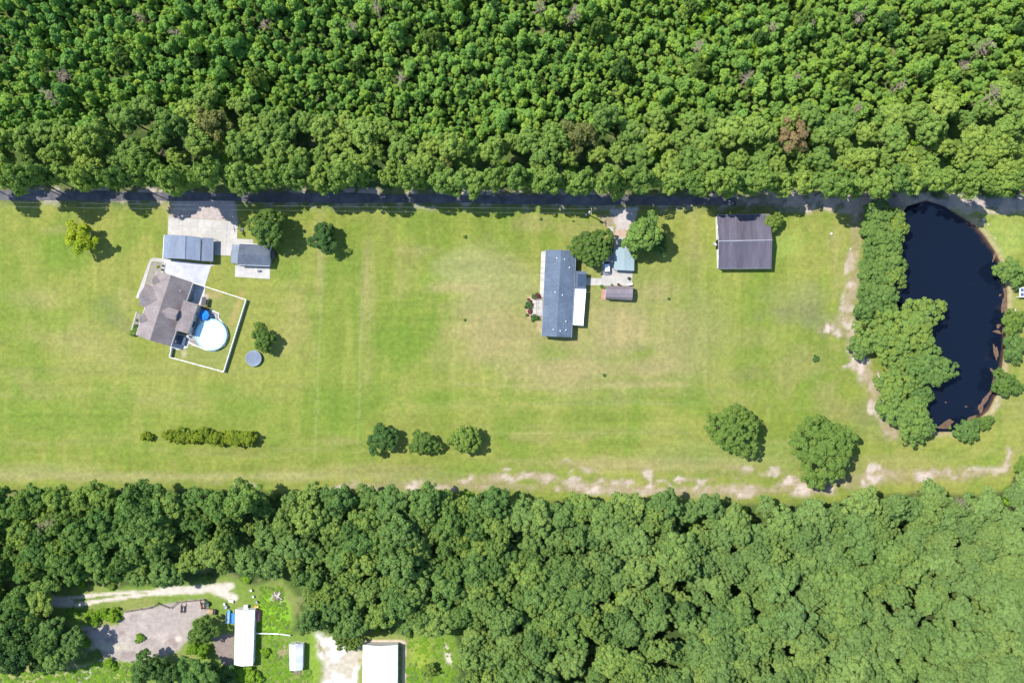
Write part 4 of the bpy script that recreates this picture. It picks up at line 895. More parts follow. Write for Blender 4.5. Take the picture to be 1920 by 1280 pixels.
TEAL = pm('teal_metal', (.235, .305, .325), (.21, .28, .30), .8, .6, 0, 0, stretch=(4, 1, 1), grime=.08)
def carport_two():
    x, y = W(1170, 486); r = thing('carport', 'pale teal metal carport roof between the two shade trees', 'carport', x, y)
    def P(px, py, h): X, Y = W(px, py, h); return (X - x, Y - y)
    gabled(r, P(1151.5, 463.5, 2.3), P(1189.6, 464.5, 2.3), P(1189, 507.6, 2.3), P(1151, 505.8, 2.3), 2.3, 2.6, .2, TEAL, ribs=16, open_walls=True, posts=4)
carport_two()
def shed_two():
    x, y = W(1160, 549); r = thing('storage_shed', 'brown ribbed metal shed south of the parking pad', 'shed', x, y)
    BR = pm('brown_metal', (.20, .175, .19), (.175, .15, .165), .8, .45, 0, .1, stretch=(4, 1, 1), grime=.12)
    def P(px, py, h): X, Y = W(px, py, h); return (X - x, Y - y)
    v = [(*P(1136.6, 536, 2.3), 2.3), (*P(1136, 541.5, 2.95), 2.95), (*P(1135.8, 548.8, 3.2), 3.2), (*P(1135.6, 556.5, 2.9), 2.9), (*P(1135.5, 560, 2.3), 2.3),
         (*P(1187.3, 537, 2.3), 2.3), (*P(1186.8, 542.5, 2.95), 2.95), (*P(1186.4, 550, 3.2), 3.2), (*P(1185.8, 558, 2.9), 2.9), (*P(1185.3, 562.6, 2.3), 2.3)]
    MB().sheet(v, [(i + 1, i + 6, i + 5, i)[::1] for i in range(4)], .08).build('roof', BR, r)
    mb = MB()
    for k in range(4):
        for i in range(17):
            t = i / 16; p = Vector(v[k]).lerp(Vector(v[k + 5]), t); q = Vector(v[k + 1]).lerp(Vector(v[k + 6]), t); mb.tube([p + Vector((0, 0, .015)), q + Vector((0, 0, .015))], .02, 4)
    mb.build('roof_seams', BR, r)['kind'] = 'stuff'
    q = inset([(p[0], p[1]) for p in (v[0], v[4], v[9], v[5])], .12); MB().prism(q, -.02, 2.25).build('wall', WALLT, r)
    g = [(q[0][0], q[0][1], 2.2), (q[1][0], q[1][1], 2.2)]
    for a, b in ((q[0], q[1]), (q[3], q[2])):
        m = v2(a, b, .5); vv = [(*a, 2.25), (*b, 2.25), (*v2(a, b, .84), 2.8), (*m, 3.08), (*v2(a, b, .18), 2.82)]; d = .03; MB().add([(p[0], p[1], p[2]) for p in vv] + [(p[0] + d, p[1], p[2]) for p in vv], [(4, 3, 2, 1, 0), (5, 6, 7, 8, 9)] + [(i, (i + 1) % 5, 5 + (i + 1) % 5, 5 + i) for i in range(5)]).build('gable_end', WALLT, r)
    opening(r, q[0], q[1], .5, 1.6, 1.95, 1.0, 'door', WHITE, WALLW)
    x, y = W(1131.5, 551); r = thing('brick_steps', 'pinkish brick doorstep west of the brown shed', 'steps', x, y)
    bm_ = pm('pink_brick', (.42, .24, .20), (.35, .2, .16), 4, .9)
    for i in range(3):
        for j in range(6): MB().box(-.35 + i * .38, -1.3 + j * .48, .06 + .05 * i, .35, .44, .12 + .1 * i).build('brick', bm_, r)
    # things on the parking pad
    def pot(px, py, rad, lab, mat, plant=None):
        x, y = W(px, py, .3); r = thing('plant_pot', lab, 'pot', x, y, .07, group='pots on the parking pad')
        MB().lathe(0, 0, [(rad * .6, 0), (rad * .9, .4), (rad, .42), (rad * .9, .42), (rad * .85, .36), (.02, .36)], 14).build('bowl', mat, r)
        if plant: link('foliage', LEAFBALL[plant], r, (0, 0, .5), 0, (rad * .9,) * 3)
    return pot
POT = shed_two()

def barn():
    x, y = W(1395, 455); r = thing('grey_barn', 'large barn with dark purple grey metal roof on open lawn', 'barn', x, y)
    def P(px, py, h): X, Y = W(px, py, h); return (X - x, Y - y)
    he, hr = 3.0, 4.6
    PG = pm('slate_metal', (.102, .092, .120), (.080, .072, .096), .7, .6, 0, 0, stretch=(5, .6, 1), grime=.35)
    wl = gabled(r, P(1344.2, 402.8, he), P(1347.2, 503.6, he), P(1446.4, 503, he), P(1443.2, 401.8, he), he, hr, .25, PG, WALLW, ridge=(P(1348, 452, hr), P(1448, 450, hr)), ribs=30, cap=pm('ridge_white', (.36, .36, .42), (.3, .3, .36), 2, .4), trim=MATS['grey_siding'])
    for i in range(4):
        a, b = wl[i], wl[(i + 1) % 4]
        for t_ in (.2, .5, .8): opening(r, a, b, t_, 1.0, 1.0, 1.9)
    # open white door leaf at the west gable
    X, Y = P(1343, 458, 2); d = MB().box(X - .25, Y + .1, 1.35, 1.0, .08, 2.6, R(-50)).build('open_door', WHITE, r)
    MB().box(X + .35, Y, 1.3, .08, 2.4, 2.6).build('doorway_shade', BLACK, r)  # black slab paints in the shade of the open doorway
barn()

# ------------------------------------------------------------------ farm buildings in the southern clearing
def white_buildings():
    x, y = W(458, 1195); r = thing('long_white_barn', 'long narrow white metal roofed barn by the paddock', 'barn', x, y)
    P = lambda px, py, h: tuple(a - b for a, b in zip(W(px, py, h), (x, y)))
    WM = pm('bright_white_metal', (.66, .67, .69), (.52, .53, .55), .8, .5, 0, 0, stretch=(4, 1, 1), grime=.16)
    wl = gabled(r, P(441.2, 1141.6, 2.6), P(478, 1142.4, 2.6), P(474.2, 1247, 2.6), P(438.8, 1245.8, 2.6), 2.6, 3.5, .15, WM, WALLW, ribs=26)
    opening(r, wl[0], wl[1], .3, 1.0, 1.0, 1.5)
    for i in range(4):
        a, b = wl[i], wl[(i + 1) % 4]; L = math.hypot(a[0] - b[0], a[1] - b[1])
        for t_ in ((.15, .4, .65, .9) if L > 9 else (.5,)): opening(r, a, b, t_, 1.2, 1.0, 1.5)
    x, y = W(542 + 13, 1231); r = thing('small_white_shed', 'small white roofed shed between the long barn and sandy yard', 'shed', x, y)
    P = lambda px, py, h: tuple(a - b for a, b in zip(W(px, py, h), (x, y)))
    wl = gabled(r, P(542, 1206.6, 2.3), P(568.6, 1206.8, 2.3), P(567.2, 1255, 2.3), P(543, 1256, 2.3), 2.3, 2.95, .12, pm('grey_white_metal', (.48, .51, .57), (.43, .46, .52), .8, .6, 0, 0, stretch=(1, 4, 1)), WALLW, ribs=14)
    opening(r, wl[2], wl[3], .5, .9, 1.9, 1.0, 'door', WHITE, WALLG); opening(r, wl[0], wl[1], .5, .8, .8, 1.4)
    for i in range(4): X, Y = P(553 + i * 3.2, 1259.5, .1); MB().box(X, Y, .12, .4, .75, .22).build('step_board', WOOD, r)
    x, y = W(713, 1262); r = thing('large_white_barn', 'large white metal barn cut by the bottom of the photo', 'barn', x, y)
    P = lambda px, py, h: tuple(a - b for a, b in zip(W(px, py, h), (x, y)))
    wl = gabled(r, P(680.3, 1208, 3.0), P(746, 1208, 3.0), P(745, 1328, 3.0), P(679.5, 1328, 3.0), 3.0, 4.3, .12, WM, WALLW, ribs=22)
    opening(r, wl[0], wl[1], .5, 3.2, 2.6, 1.35, 'door', WHITE, WALLG)
    for (px, t, lab) in ((0, 0, ''),): pass
white_buildings()

# ------------------------------------------------------------------ foliage meshes
def unit(v): return v / (np.linalg.norm(v, axis=-1, keepdims=True) + 1e-9)
def crown_mesh(name, seed, Rr, H, zc, nb, br, nl, ls, mat, up=.25, wob=.2, rough=.5, low=-.35, point=0.0, core=.62, gaps=0):
    """crown of leaf clumps: nb clumps of relative radius br spread through an uneven ellipsoid, nl leaf faces of size ls"""
    r = np.random.RandomState(seed); ph = r.rand(6) * 6.28
    d = unit(r.normal(size=(nb * 4, 3))); d = d[d[:, 2] > low][:nb]; nb = len(d)
    th = np.arctan2(d[:, 1], d[:, 0]); w = 1 + wob * (np.sin(2 * th + ph[0]) * .5 + np.sin(3 * th + ph[1]) * .6 + np.sin(5 * th + ph[2]) * .5)
    k = r.uniform(.45, 1, nb) ** .5
    zz = d[:, 2] * k; taper = 1 - point * np.clip(zz, 0, 1)
    cen = np.stack([d[:, 0] * k * Rr * (1 - br * .75) * w * taper, d[:, 1] * k * Rr * (1 - br * .75) * w * taper, zc + zz * H * .5 * (1 - br * .6)], -1)
    rad = br * Rr * r.uniform(.55, 1.55, nb)
    bi = r.randint(0, nb, nl); dd = unit(r.normal(size=(nl, 3)) + np.array((0, 0, .55)))
    out = unit(cen[bi] - np.array((0, 0, zc - H * .2))); dd = unit(dd + out * .5)
    pos = cen[bi] + dd * (rad[bi] * r.uniform(.72, 1.08, nl))[:, None] * np.array((1, 1, .85))
    nrm = unit(dd + r.normal(size=(nl, 3)) * rough + np.array((0, 0, up)))
    t = unit(np.cross(nrm, r.normal(size=(nl, 3)))); b = np.cross(nrm, t); s = ls * r.uniform(.6, 1.35, nl)[:, None]
    q = r.uniform(.5, .9, (nl, 1))
    V = np.stack([pos - t * s, pos + b * s * q + t * s * .1, pos + t * s, pos - b * s * q - t * s * .1], 1).reshape(-1, 3)
    F = np.arange(nl * 4).reshape(-1, 4)
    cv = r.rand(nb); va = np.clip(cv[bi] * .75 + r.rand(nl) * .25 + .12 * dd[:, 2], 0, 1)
    # inner filler toned dark to paint the shade inside the crown: a lumpy closed form so that no sky or ground shows through the middle
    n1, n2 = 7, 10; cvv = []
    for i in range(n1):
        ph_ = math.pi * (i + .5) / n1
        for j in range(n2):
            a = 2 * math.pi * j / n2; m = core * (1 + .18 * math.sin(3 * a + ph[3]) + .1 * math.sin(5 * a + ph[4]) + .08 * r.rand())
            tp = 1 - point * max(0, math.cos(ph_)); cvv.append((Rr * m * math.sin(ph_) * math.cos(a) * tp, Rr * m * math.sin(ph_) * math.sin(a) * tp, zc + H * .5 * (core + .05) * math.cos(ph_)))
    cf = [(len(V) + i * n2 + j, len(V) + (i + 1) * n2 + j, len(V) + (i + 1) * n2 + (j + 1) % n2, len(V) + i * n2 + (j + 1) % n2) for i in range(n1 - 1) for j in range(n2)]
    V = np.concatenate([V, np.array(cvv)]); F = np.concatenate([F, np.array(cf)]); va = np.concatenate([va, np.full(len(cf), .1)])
    return np_mesh(name, V, F, mat, va)

def trunk_mesh(name, seed, h, r0, Rr, zc, mat=BARK, limbs=5):
    rr = random.Random(seed); mb = MB(); top = (rr.uniform(-.3, .3), rr.uniform(-.3, .3), h)
    mb.tube([(0, 0, -.1), (rr.uniform(-.1, .1), rr.uniform(-.1, .1), h * .4), top], r0, 8, r1=r0 * .35)
    for i in range(limbs):
        a = 2 * math.pi * (i + rr.random() * .6) / limbs; z = h * rr.uniform(.45, .8); L = Rr * rr.uniform(.5, .75)
        mb.tube([(0, 0, z), (L * .5 * math.cos(a), L * .5 * math.sin(a), z + L * .35), (L * math.cos(a), L * math.sin(a), z + L * .55)], r0 * .4, 5, r1=r0 * .12)
    o = mb.build(name, mat); me = o.data; bpy.data.objects.remove(o); return me

def dead_mesh(name, seed, h, mat=DEADWOOD, spread=1.0, r0=.16, twigs=26):
    rr = random.Random(seed); mb = MB(); mb.tube([(0, 0, -.1), (rr.uniform(-.2, .2), rr.uniform(-.2, .2), h * .5), (0, 0, h)], r0, 7, r1=.04)
    for i in range(twigs):
        a = rr.random() * 6.28; z = h * rr.uniform(.45, 1); L = spread * rr.uniform(.6, 1.6) * (1.25 - z / h * .6); e = (L * math.cos(a), L * math.sin(a), z + L * rr.uniform(.2, .7))
        mb.tube([(0, 0, z), e], .05, 4, r1=.02)
        for k in range(6):
            t = rr.uniform(.3, 1); b = (e[0] * t, e[1] * t, z + (e[2] - z) * t); a2 = a + rr.uniform(-1.3, 1.3); l2 = L * .4; mb.tube([b, (b[0] + l2 * math.cos(a2), b[1] + l2 * math.sin(a2), b[2] + rr.uniform(0, .4) * l2)], .026, 3, r1=.012)
    o = mb.build(name, mat); me = o.data; bpy.data.objects.remove(o); return me

LIB = {}
def lib(key, n, fn): LIB[key] = [fn(i) for i in range(n)]
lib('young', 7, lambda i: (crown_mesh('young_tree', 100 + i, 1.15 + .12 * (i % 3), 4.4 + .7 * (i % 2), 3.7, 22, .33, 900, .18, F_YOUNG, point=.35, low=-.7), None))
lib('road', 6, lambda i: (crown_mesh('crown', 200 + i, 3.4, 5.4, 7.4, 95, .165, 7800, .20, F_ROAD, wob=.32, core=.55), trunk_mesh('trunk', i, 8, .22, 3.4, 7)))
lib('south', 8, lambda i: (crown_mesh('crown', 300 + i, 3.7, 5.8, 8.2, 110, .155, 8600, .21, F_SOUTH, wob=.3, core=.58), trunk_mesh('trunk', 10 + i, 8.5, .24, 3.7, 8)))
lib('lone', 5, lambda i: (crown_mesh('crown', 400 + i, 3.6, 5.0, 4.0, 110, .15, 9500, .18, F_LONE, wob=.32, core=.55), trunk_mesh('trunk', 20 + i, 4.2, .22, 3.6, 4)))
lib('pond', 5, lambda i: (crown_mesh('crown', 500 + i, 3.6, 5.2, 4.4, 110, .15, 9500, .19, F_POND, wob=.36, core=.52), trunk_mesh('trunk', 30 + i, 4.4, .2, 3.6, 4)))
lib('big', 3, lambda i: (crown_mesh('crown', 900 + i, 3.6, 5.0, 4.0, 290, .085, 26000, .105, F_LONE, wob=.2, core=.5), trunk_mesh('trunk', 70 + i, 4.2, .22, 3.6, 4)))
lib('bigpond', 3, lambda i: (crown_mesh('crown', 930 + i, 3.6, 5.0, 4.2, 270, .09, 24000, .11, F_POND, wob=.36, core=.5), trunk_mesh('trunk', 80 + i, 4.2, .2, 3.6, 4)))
lib('dark', 4, lambda i: (crown_mesh('crown', 600 + i, 3.6, 5.4, 3.9, 100, .155, 9000, .18, F_DARK, wob=.34, core=.55), trunk_mesh('trunk', 40 + i, 4.2, .22, 3.6, 4)))
lib('oak', 2, lambda i: (crown_mesh('crown', 650 + i, 3.6, 6.2, 4.2, 130, .125, 10000, .17, F_LONE, wob=.12, core=.68, rough=.4), trunk_mesh('trunk', 44 + i, 4.2, .25, 3.6, 4)))
lib('yellow', 1, lambda i: (crown_mesh('crown', 700, 3.6, 4.8, 4.0, 30, .22, 4200, .22, F_YEL, wob=.4, core=.38), trunk_mesh('trunk', 50, 4.2, .2, 3.6, 4)))
lib('hedge', 4, lambda i: (crown_mesh('crown', 720 + i, 3.6, 6.0, 3.2, 30, .27, 3000, .30, F_HEDGE, wob=.3, core=.6, low=-.8), None))
lib('bright', 3, lambda i: (crown_mesh('crown', 740 + i, 3.6, 4.0, 2.2, 34, .24, 3200, .28, F_BRIGHT, wob=.35, core=.5, low=-.5), None))
lib('olive', 2, lambda i: (crown_mesh('crown', 760 + i, 3.6, 5.0, 7.0, 34, .24, 3600, .24, F_OLIVE, wob=.4, core=.4), trunk_mesh('trunk', 55, 7, .2, 3.6, 7)))
lib('rust', 1, lambda i: (crown_mesh('crown', 780, 3.6, 5.0, 8.0, 26, .22, 2200, .20, F_RUST, wob=.45, core=.25), trunk_mesh('trunk', 58, 8, .22, 3.6, 8, DEADWOOD, 9)))
lib('dead', 4, lambda i: (dead_mesh('dead_tree', 60 + i, 11), None))
LEAFBALL = {}
for k_, m_, sd in (('green', F_LONE, 1), ('red', F_RED, 2), ('dark', F_DARK, 3), ('yellow', F_YEL, 4), ('bright', F_BRIGHT, 5)):
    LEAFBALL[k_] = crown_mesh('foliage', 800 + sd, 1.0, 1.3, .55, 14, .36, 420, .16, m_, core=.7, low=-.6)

def tree(kind, px, py, Rm, hsc=1.0, label=None, cat='tree', group=None, name='broadleaf_tree', var=None, hc=None):
    """tree whose crown centre is seen at px,py; Rm crown radius in metres"""
    L = LIB[kind]; i = rnd.randrange(len(L)) if var is None else var; cm, tm = L[i]; s = Rm / 3.6
    zc = (hc if hc is not None else {'road': 7.4, 'south': 8.2, 'olive': 7, 'rust': 8}.get(kind, 4.0)) * s * hsc
    x, y = W(px, py, zc); x -= 0; rz = rnd.random() * 6.28
    if tm is None:
        o = link(name, cm, None, (x, y, 0), rz, (s, s, s * hsc)); return tag(o, label, cat, group)
    r = thing(name, label, cat, x, y, 0, rz, group); r.scale = (s, s, s * hsc)
    link('trunk', tm, r); link('crown', cm, r); return r

def inpoly(x, y, poly):
    c = False; n = len(poly)
    for i in range(n):
        x1, y1 = poly[i]; x2, y2 = poly[(i + 1) % n]
        if (y1 > y) != (y2 > y) and x < (x2 - x1) * (y - y1) / (y2 - y1) + x1: c = not c
    return c
def pdist(x, y, poly): return float(sdist(np.array([x], float), np.array([y], float), poly)[0])

def darts(n_try, x0, x1, y0, y1, dmin, ok, seed):
    r = np.random.RandomState(seed); P = np.zeros((0, 2))
    out = []
    grid = {}
    for _ in range(n_try):
        x, y = r.uniform(x0, x1), r.uniform(y0, y1)
        d = dmin(x, y) if callable(dmin) else dmin
        if not ok(x, y): continue
        gx, gy = int(x // 60), int(y // 60); bad = False
        for i in (-1, 0, 1):
            for j in (-1, 0, 1):
                for (a, b, e) in grid.get((gx + i, gy + j), ()):
                    if (a - x) ** 2 + (b - y) ** 2 < (min(d, e)) ** 2: bad = True; break
                if bad: break
            if bad: break
        if not bad: grid.setdefault((gx, gy), []).append((x, y, d)); out.append((x, y, d))
    return out

# ---- single trees on the lawn and by the pond
tree('yellow', 152, 447, 4.3, 1, 'yellow green leafed tree standing alone at the far left of the lawn', name='yellow_leafed_tree', var=0)
tree('oak', 502, 428, 5.0, 1.1, 'large dense round tree beside the shed at the edge of the lawn', name='oak_tree', var=0)
tree('dark', 606, 448, 3.9, 1, 'dark leafed tree alone on the lawn east of the large round shed tree', var=0)
tree('lone', 494, 636, 3.1, 1, 'small green tree on the lawn just north of the trampoline', var=1)
tree('dark', 717, 823, 3.9, .9, 'leftmost of the three round trees in the lower middle of the lawn', var=1)
tree('lone', 794, 831, 3.5, .9, 'ragged middle tree of the three in the lower middle of the lawn', var=2)
tree('oak', 872, 823, 4.0, .9, 'dense round rightmost tree of the three in the lower middle lawn', var=1)
tree('big', 1376, 806, 6.9, .8, 'big spreading tree on the lawn, left of the two by the southern sand', var=0)
tree('big', 1543, 845, 8.7, .7, 'biggest spreading tree on the lawn beside the southern sand track', var=1)
tree('big', 1111, 463, 5.3, .85, 'wide shade tree between the blue grey home and teal carport', var=2)
tree('road', 1208, 438, 5.0, .9, 'shade tree north east of the teal carport, darker northern crown', var=1, name='shade_tree')
tree('pond', 1197, 458, 2.9, 1, 'low light green tree overhanging the teal carport roof', var=1)
tree('dark', 1232, 455, 3.0, 1, 'small darker tree at the east side of the carport shade tree', var=2)
tree('lone', 1450, 416, 2.5, 1, 'small tree touching the north east corner of the grey barn', var=1)
link('flowering_shrub', LEAFBALL['green'], None, (*W(487, 610), 0), 0, (1.4, 1.4, 1.4)); tag(bpy.context.scene.objects['flowering_shrub'], 'pale flowering shrub just above the small tree by the trampoline', 'shrub')
PT = [(1650, 408, 5.0, 'northernmost crown of the tree belt west of the pond'), (1678, 425, 3.6, 'tree leaning over the pond beside the northernmost belt crown'), (1630, 428, 3.0, 'small tree on the lawn edge below the northernmost belt crown'),
      (1664, 452, 4.4, 'third tree down the belt west of the pond'), (1636, 470, 3.4, 'narrow tree at the lawn edge of the belt, upper part'), (1668, 482, 4.2, 'tree in the belt beside the upper open water'), (1640, 505, 4.2, 'fifth tree down the belt, at the lawn edge'),
      (1667, 520, 3.9, 'tree halfway down the belt overhanging the pond'), (1627, 535, 3.2, 'small yellow green tree poking out of the belt to the lawn'), (1655, 548, 4.2, 'tree in the middle of the belt west of the pond'), (1625, 572, 3.9, 'tree at the lawn side where the belt meets the sand'),
      (1658, 580, 3.8, 'tree in the belt just above the widest crowns'), (1708, 610, 8.0, 'widest tree crown overhanging the pond'), (1652, 636, 6.4, 'wide crown at the sand side, level with the widest crown'), (1612, 650, 3.4, 'small crown sticking out over the sand west of the belt'),
      (1738, 690, 6.6, 'rounded crown reaching farthest east over the pond'), (1695, 668, 5.0, 'crown filling the gap between the widest pond trees'), (1675, 728, 5.8, 'olive green crown at the sandy side south of the widest crown'), (1722, 735, 3.6, 'small crown between the olive tree and the dark water'),
      (1700, 778, 6.4, 'southern wide tree of the pond belt'), (1722, 800, 4.0, 'southernmost tree of the pond belt by the water'), (1664, 762, 3.4, 'small crown on the sand side of the southern belt tree')]
for i, (a, b, r_, lb) in enumerate(PT): tree('bigpond' if r_ > 4.9 else 'pond', a, b, r_ * .95, .95 if r_ < 5 else .7, lb, group='belt of trees west of the pond')
for a, b, r_, lb, kd in ((1893, 510, 3.7, 'uppermost round tree on the east bank of the pond', 'pond'), (1899, 603, 3.1, 'round tree below the picnic frame on the east bank', 'lone'), (1900, 651, 3.3, 'low yellowish tree on the east bank between two round ones', 'pond'),
                     (1885, 719, 3.5, 'round tree on the lower east bank of the pond', 'lone'), (1811, 807, 3.3, 'bright green bushy tree at the south end of the pond', 'pond'), (1847, 791, 2.1, 'smallest round tree near the south east bend of the pond', 'lone'), (1921, 874, 2.6, 'tree cut by the right edge above the south forest', 'lone')):
    tree(kd, a, b, r_, .8, lb, group='trees on the east and south bank of the pond')
hd = [(270, 818, 1.25), (280, 819, 1.15), (312, 816, 1.35), (325, 819, 1.75), (340, 818, 1.9), (353, 820, 1.8), (366, 819, 1.9), (381, 816, 2.2), (392, 819, 1.8), (404, 820, 2.1), (417, 821, 1.7), (429, 819, 2.0), (442, 821, 2.2), (455, 820, 2.1), (467, 821, 2.3)]
ordn = ['separate pair, left one', 'separate pair, right one', 'first of the long row', 'second of the long row', 'third of the long row', 'fourth of the long row', 'fifth of the long row', 'tall sixth one of the long row', 'seventh of the long row', 'eighth of the long row', 'ninth of the long row', 'tenth of the long row', 'eleventh of the long row', 'twelfth of the long row', 'wide last one of the long row']
for (a, b, r_), w_ in zip(hd, ordn): tree('hedge', a, b, r_, 1.0, 'yellow green hedge shrub on the lower left lawn, ' + w_, 'shrub', 'hedge shrubs on the lower left lawn', 'hedge_shrub')
# small bushes
def bush(px, py, r_, kind, label, cat='shrub', name='shrub', group=None, z=0):
    o = link(name, LEAFBALL[kind], None, (*W(px, py), z), rnd.random() * 6, (r_, r_, r_ * .8)); return tag(o, label, cat, group)
for px, py, r_, k_, lb in ((1003, 555.5, .95, 'dark', 'greyish round shrub at the north west corner of the front porch'), (1007.5, 555.3, .9, 'red', 'red leaved shrub beside the north west corner of the front porch'), (991, 561.5, .4, 'dark', 'small dark shrub at the top of the pink mulch bed'),
                           (994, 566, .6, 'red', 'reddish shrub below the small dark one in the pink mulch bed'), (991.5, 573.5, 1.1, 'dark', 'largest grey green shrub in the pink mulch bed'), (996, 571.5, .8, 'red', 'dark red shrub against the porch boards'), (986, 575.5, .35, 'dark', 'tiny dark shrub at the outer edge of the pink bed'),
                           (994.5, 583, .8, 'red', 'low red shrub below the largest one in the pink bed'), (988.5, 591, .45, 'dark', 'round dark shrub at the bottom of the pink bed'), (1002, 596, 1.0, 'dark', 'broad dark shrub under the south edge of the porch'), (1011, 597.5, .5, 'dark', 'small dark shrub by the house wall south of the porch'),
                           (252, 622, 1.3, 'green', 'green shrub at the south west corner of the taupe house'), (257, 614, .9, 'dark', 'darker shrub just north of the house corner shrub'), (257, 600, .35, 'dark', 'tiny dark plant in the western gravel bed'), (296, 500, .4, 'yellow', 'small yellow plant in the north gravel bed'),
                           (1528, 672, .9, 'dark', 'thin ragged sapling on the lawn west of the sand'), (1133, 703, .45, 'dark', 'tiny bush alone south of the brown shed'), (872, 600, .35, 'dark', 'tiny dark bush in the middle of the lawn'), (872, 444, .5, 'dark', 'tiny dark bush on the upper middle lawn'), (1254, 560, .4, 'dark', 'tiny dark bush east of the brown shed'),
                           (1014, 411, .4, 'dark', 'tiny dark bush near the road north of the long home'), (1075, 415, .3, 'dark', 'very small dark bush left of the utility pole'), (1128, 537.5, .5, 'dark', 'low plant at the corner of the path and brown shed'), (1132, 540.5, .5, 'green', 'low plant beside the brick doorstep')):
    bush(px, py, r_, k_, lb)
POT(1179, 522, .42, 'dark round planter at the east side of the parking pad', BLACK, 'dark')
POT(1159, 533, .32, 'dark planter nearest the middle of the brown shed wall', BLACK, 'red')
POT(1163.5, 535.5, .26, 'smaller reddish planter touching the brown shed wall', MATS['pink_brick'], 'red')
POT(1146.5, 533.5, .28, 'grey planter at the west end of the brown shed wall', STEEL, 'green')
x, y = W(1181, 533); r = thing('patio_bench', 'white bench at the south east corner of the parking pad', 'bench', x, y, .07, R(10))
MB().box(0, 0, .42, 1.3, .45, .06).build('seat', WHITE, r); MB().box(0, -.22, .72, 1.3, .05, .45).build('backrest', WHITE, r)
for sx in (-1, 1): MB().box(sx * .55, 0, .2, .07, .4, .4).build('leg', WHITE, r)
x, y = W(1146, 439.5); r = thing('mailbox', 'white mailbox on a post by the small concrete gate pad', 'mailbox', x, y)
MB().box(0, 0, .5, .1, .1, 1.0).build('post', WOOD, r); MB().box(0, 0, 1.1, .22, .5, .25).build('box', WHITE, r)

ONES = 'zeroth first second third fourth fifth sixth seventh eighth ninth tenth eleventh twelfth thirteenth fourteenth fifteenth sixteenth seventeenth eighteenth nineteenth'.split()
def ordinal_label(a, i, b):
    n = i + 1; tens = {2: 'twenty', 3: 'thirty', 4: 'forty', 5: 'fifty', 6: 'sixty', 7: 'seventy'}
    w = ONES[n] if n < 20 else (tens[n // 10] + ' ' + ONES[n % 10] if n % 10 else tens[n // 10][:-1] + 'ieth')
    return a + ', ' + w + ' ' + b
# ---- belt of tall trees along the road (north side)
def okn(x, y):
    return ub_y(x) - 6 < y < float(road_y(x)) - 33 + 6 * math.sin(x * .05) + 4 * math.sin(x * .13)
north = darts(9000, -60, 1980, 150, 350, lambda x, y: 30 if y > 300 else 36, okn, 3)
front_xs = list(range(-90, 1990, 34)); nr = 0
for i, fx in enumerate(front_xs):
    px = fx + rnd.uniform(-9, 9); py = float(road_y(px)) - 36 + rnd.uniform(-9, 5); Rm = rnd.uniform(2.9, 3.9)
    if 1730 < px < 1790: py -= 4
    tree('road', px, py, Rm, rnd.choice((5.0, 6.0, 7.0, 8.4)) * rnd.uniform(.95, 1.05) / Rm, ordinal_label('olive green roadside tree', i, 'from the left in the front row along the road'), group='front row of trees along the road', name='roadside_tree')
for (px, py, d) in north:
    if py > float(road_y(px)) - 58: continue
    kd = 'olive' if rnd.random() < .05 else 'road'
    tree(kd, px, py, rnd.uniform(2.7, 4.4), rnd.uniform(1.05, 1.6), 'tall olive green tree in the belt between road and young trees' if kd == 'road' else 'thin pale olive tree in the belt between road and young trees', group='belt of tall trees north of the road' if kd == 'road' else 'pale thin trees north of the road', name='roadside_tree' if kd == 'road' else 'pale_tree')
tree('rust', 1487, 255, 4.6, 1.1, 'rust brown half dead tree north of the grey barn', name='brown_tree', var=0)
tree('yellow', 737, 255, 2.4, 1.6, 'bright yellow green tree at the back of the road belt', name='yellow_leafed_tree', var=0)
for i, (px, py, r_, lb) in enumerate(((330, 62, 1.0, 'grey dead tree among young trees, upper of the two on the left'), (258, 28, .9, 'pale dead tree near the top edge on the left'), (120, 145, 1.2, 'upper grey dead tree at the far left'), (97, 182, 1.2, 'lower grey dead tree at the far left'), (497, 45, 1.0, 'silvery dead tree near the top edge, second from left'),
                                  (706, 12, 1.0, 'dead tree at the top edge left of centre'), (660, 52, 1.0, 'faint grey dead tree left of centre'), (752, 148, 1.1, 'half dead tree above the yellow one'), (1012, 18, 1.2, 'brownish dead tree at the top centre'), (1074, 30, 1.3, 'pale dead tree right of the brownish one at top centre'),
                                  (1310, 85, 1.0, 'small dead tree at upper right of centre'), (1448, 50, 1.0, 'silvery dead tree above the brown one'), (1520, 48, .9, 'thin dead tree near the top, right of centre'), (1400, 145, 1.1, 'tan dead tree above the barn'), (1610, 32, 1.1, 'long pale dead tree near the top right'), (1688, 160, 1.0, 'white barked dead tree above the pond'),
                                  (1846, 186, 1.5, 'bright silver fallen branches near the right edge'), (1840, 92, 1.3, 'wide grey dead tree near the right edge'), (1810, 120, 1.0, 'tan dead tree beside the wide grey one'), (1612, 200, .9, 'dead snag north of the pond belt'), (1496, 140, .8, 'small grey snag north of the brown tree'), (1052, 298, .9, 'white dead branches in the belt right of centre'),
                                  (1195, 250, 1.0, 'white dead tree at the back of the belt'), (302, 285, .8, 'grey snag between roadside trees at left'), (115, 975, 1.5, 'grey dead tree in the south forest at left'), (88, 985, 1.2, 'second grey dead tree in the south forest at left'), (1793, 940, 1.2, 'dead tree at the north edge of the south forest'), (1785, 1085, .9, 'dead snag amid the south forest'))):
    me, _ = LIB['dead'][i % 4]; h_ = 9; o = link('dead_tree', me, None, (*W(px, py, h_), 0), rnd.random() * 6, (r_ * 1.25, r_ * 1.25, r_ * 1.05)); tag(o, lb, 'dead tree')

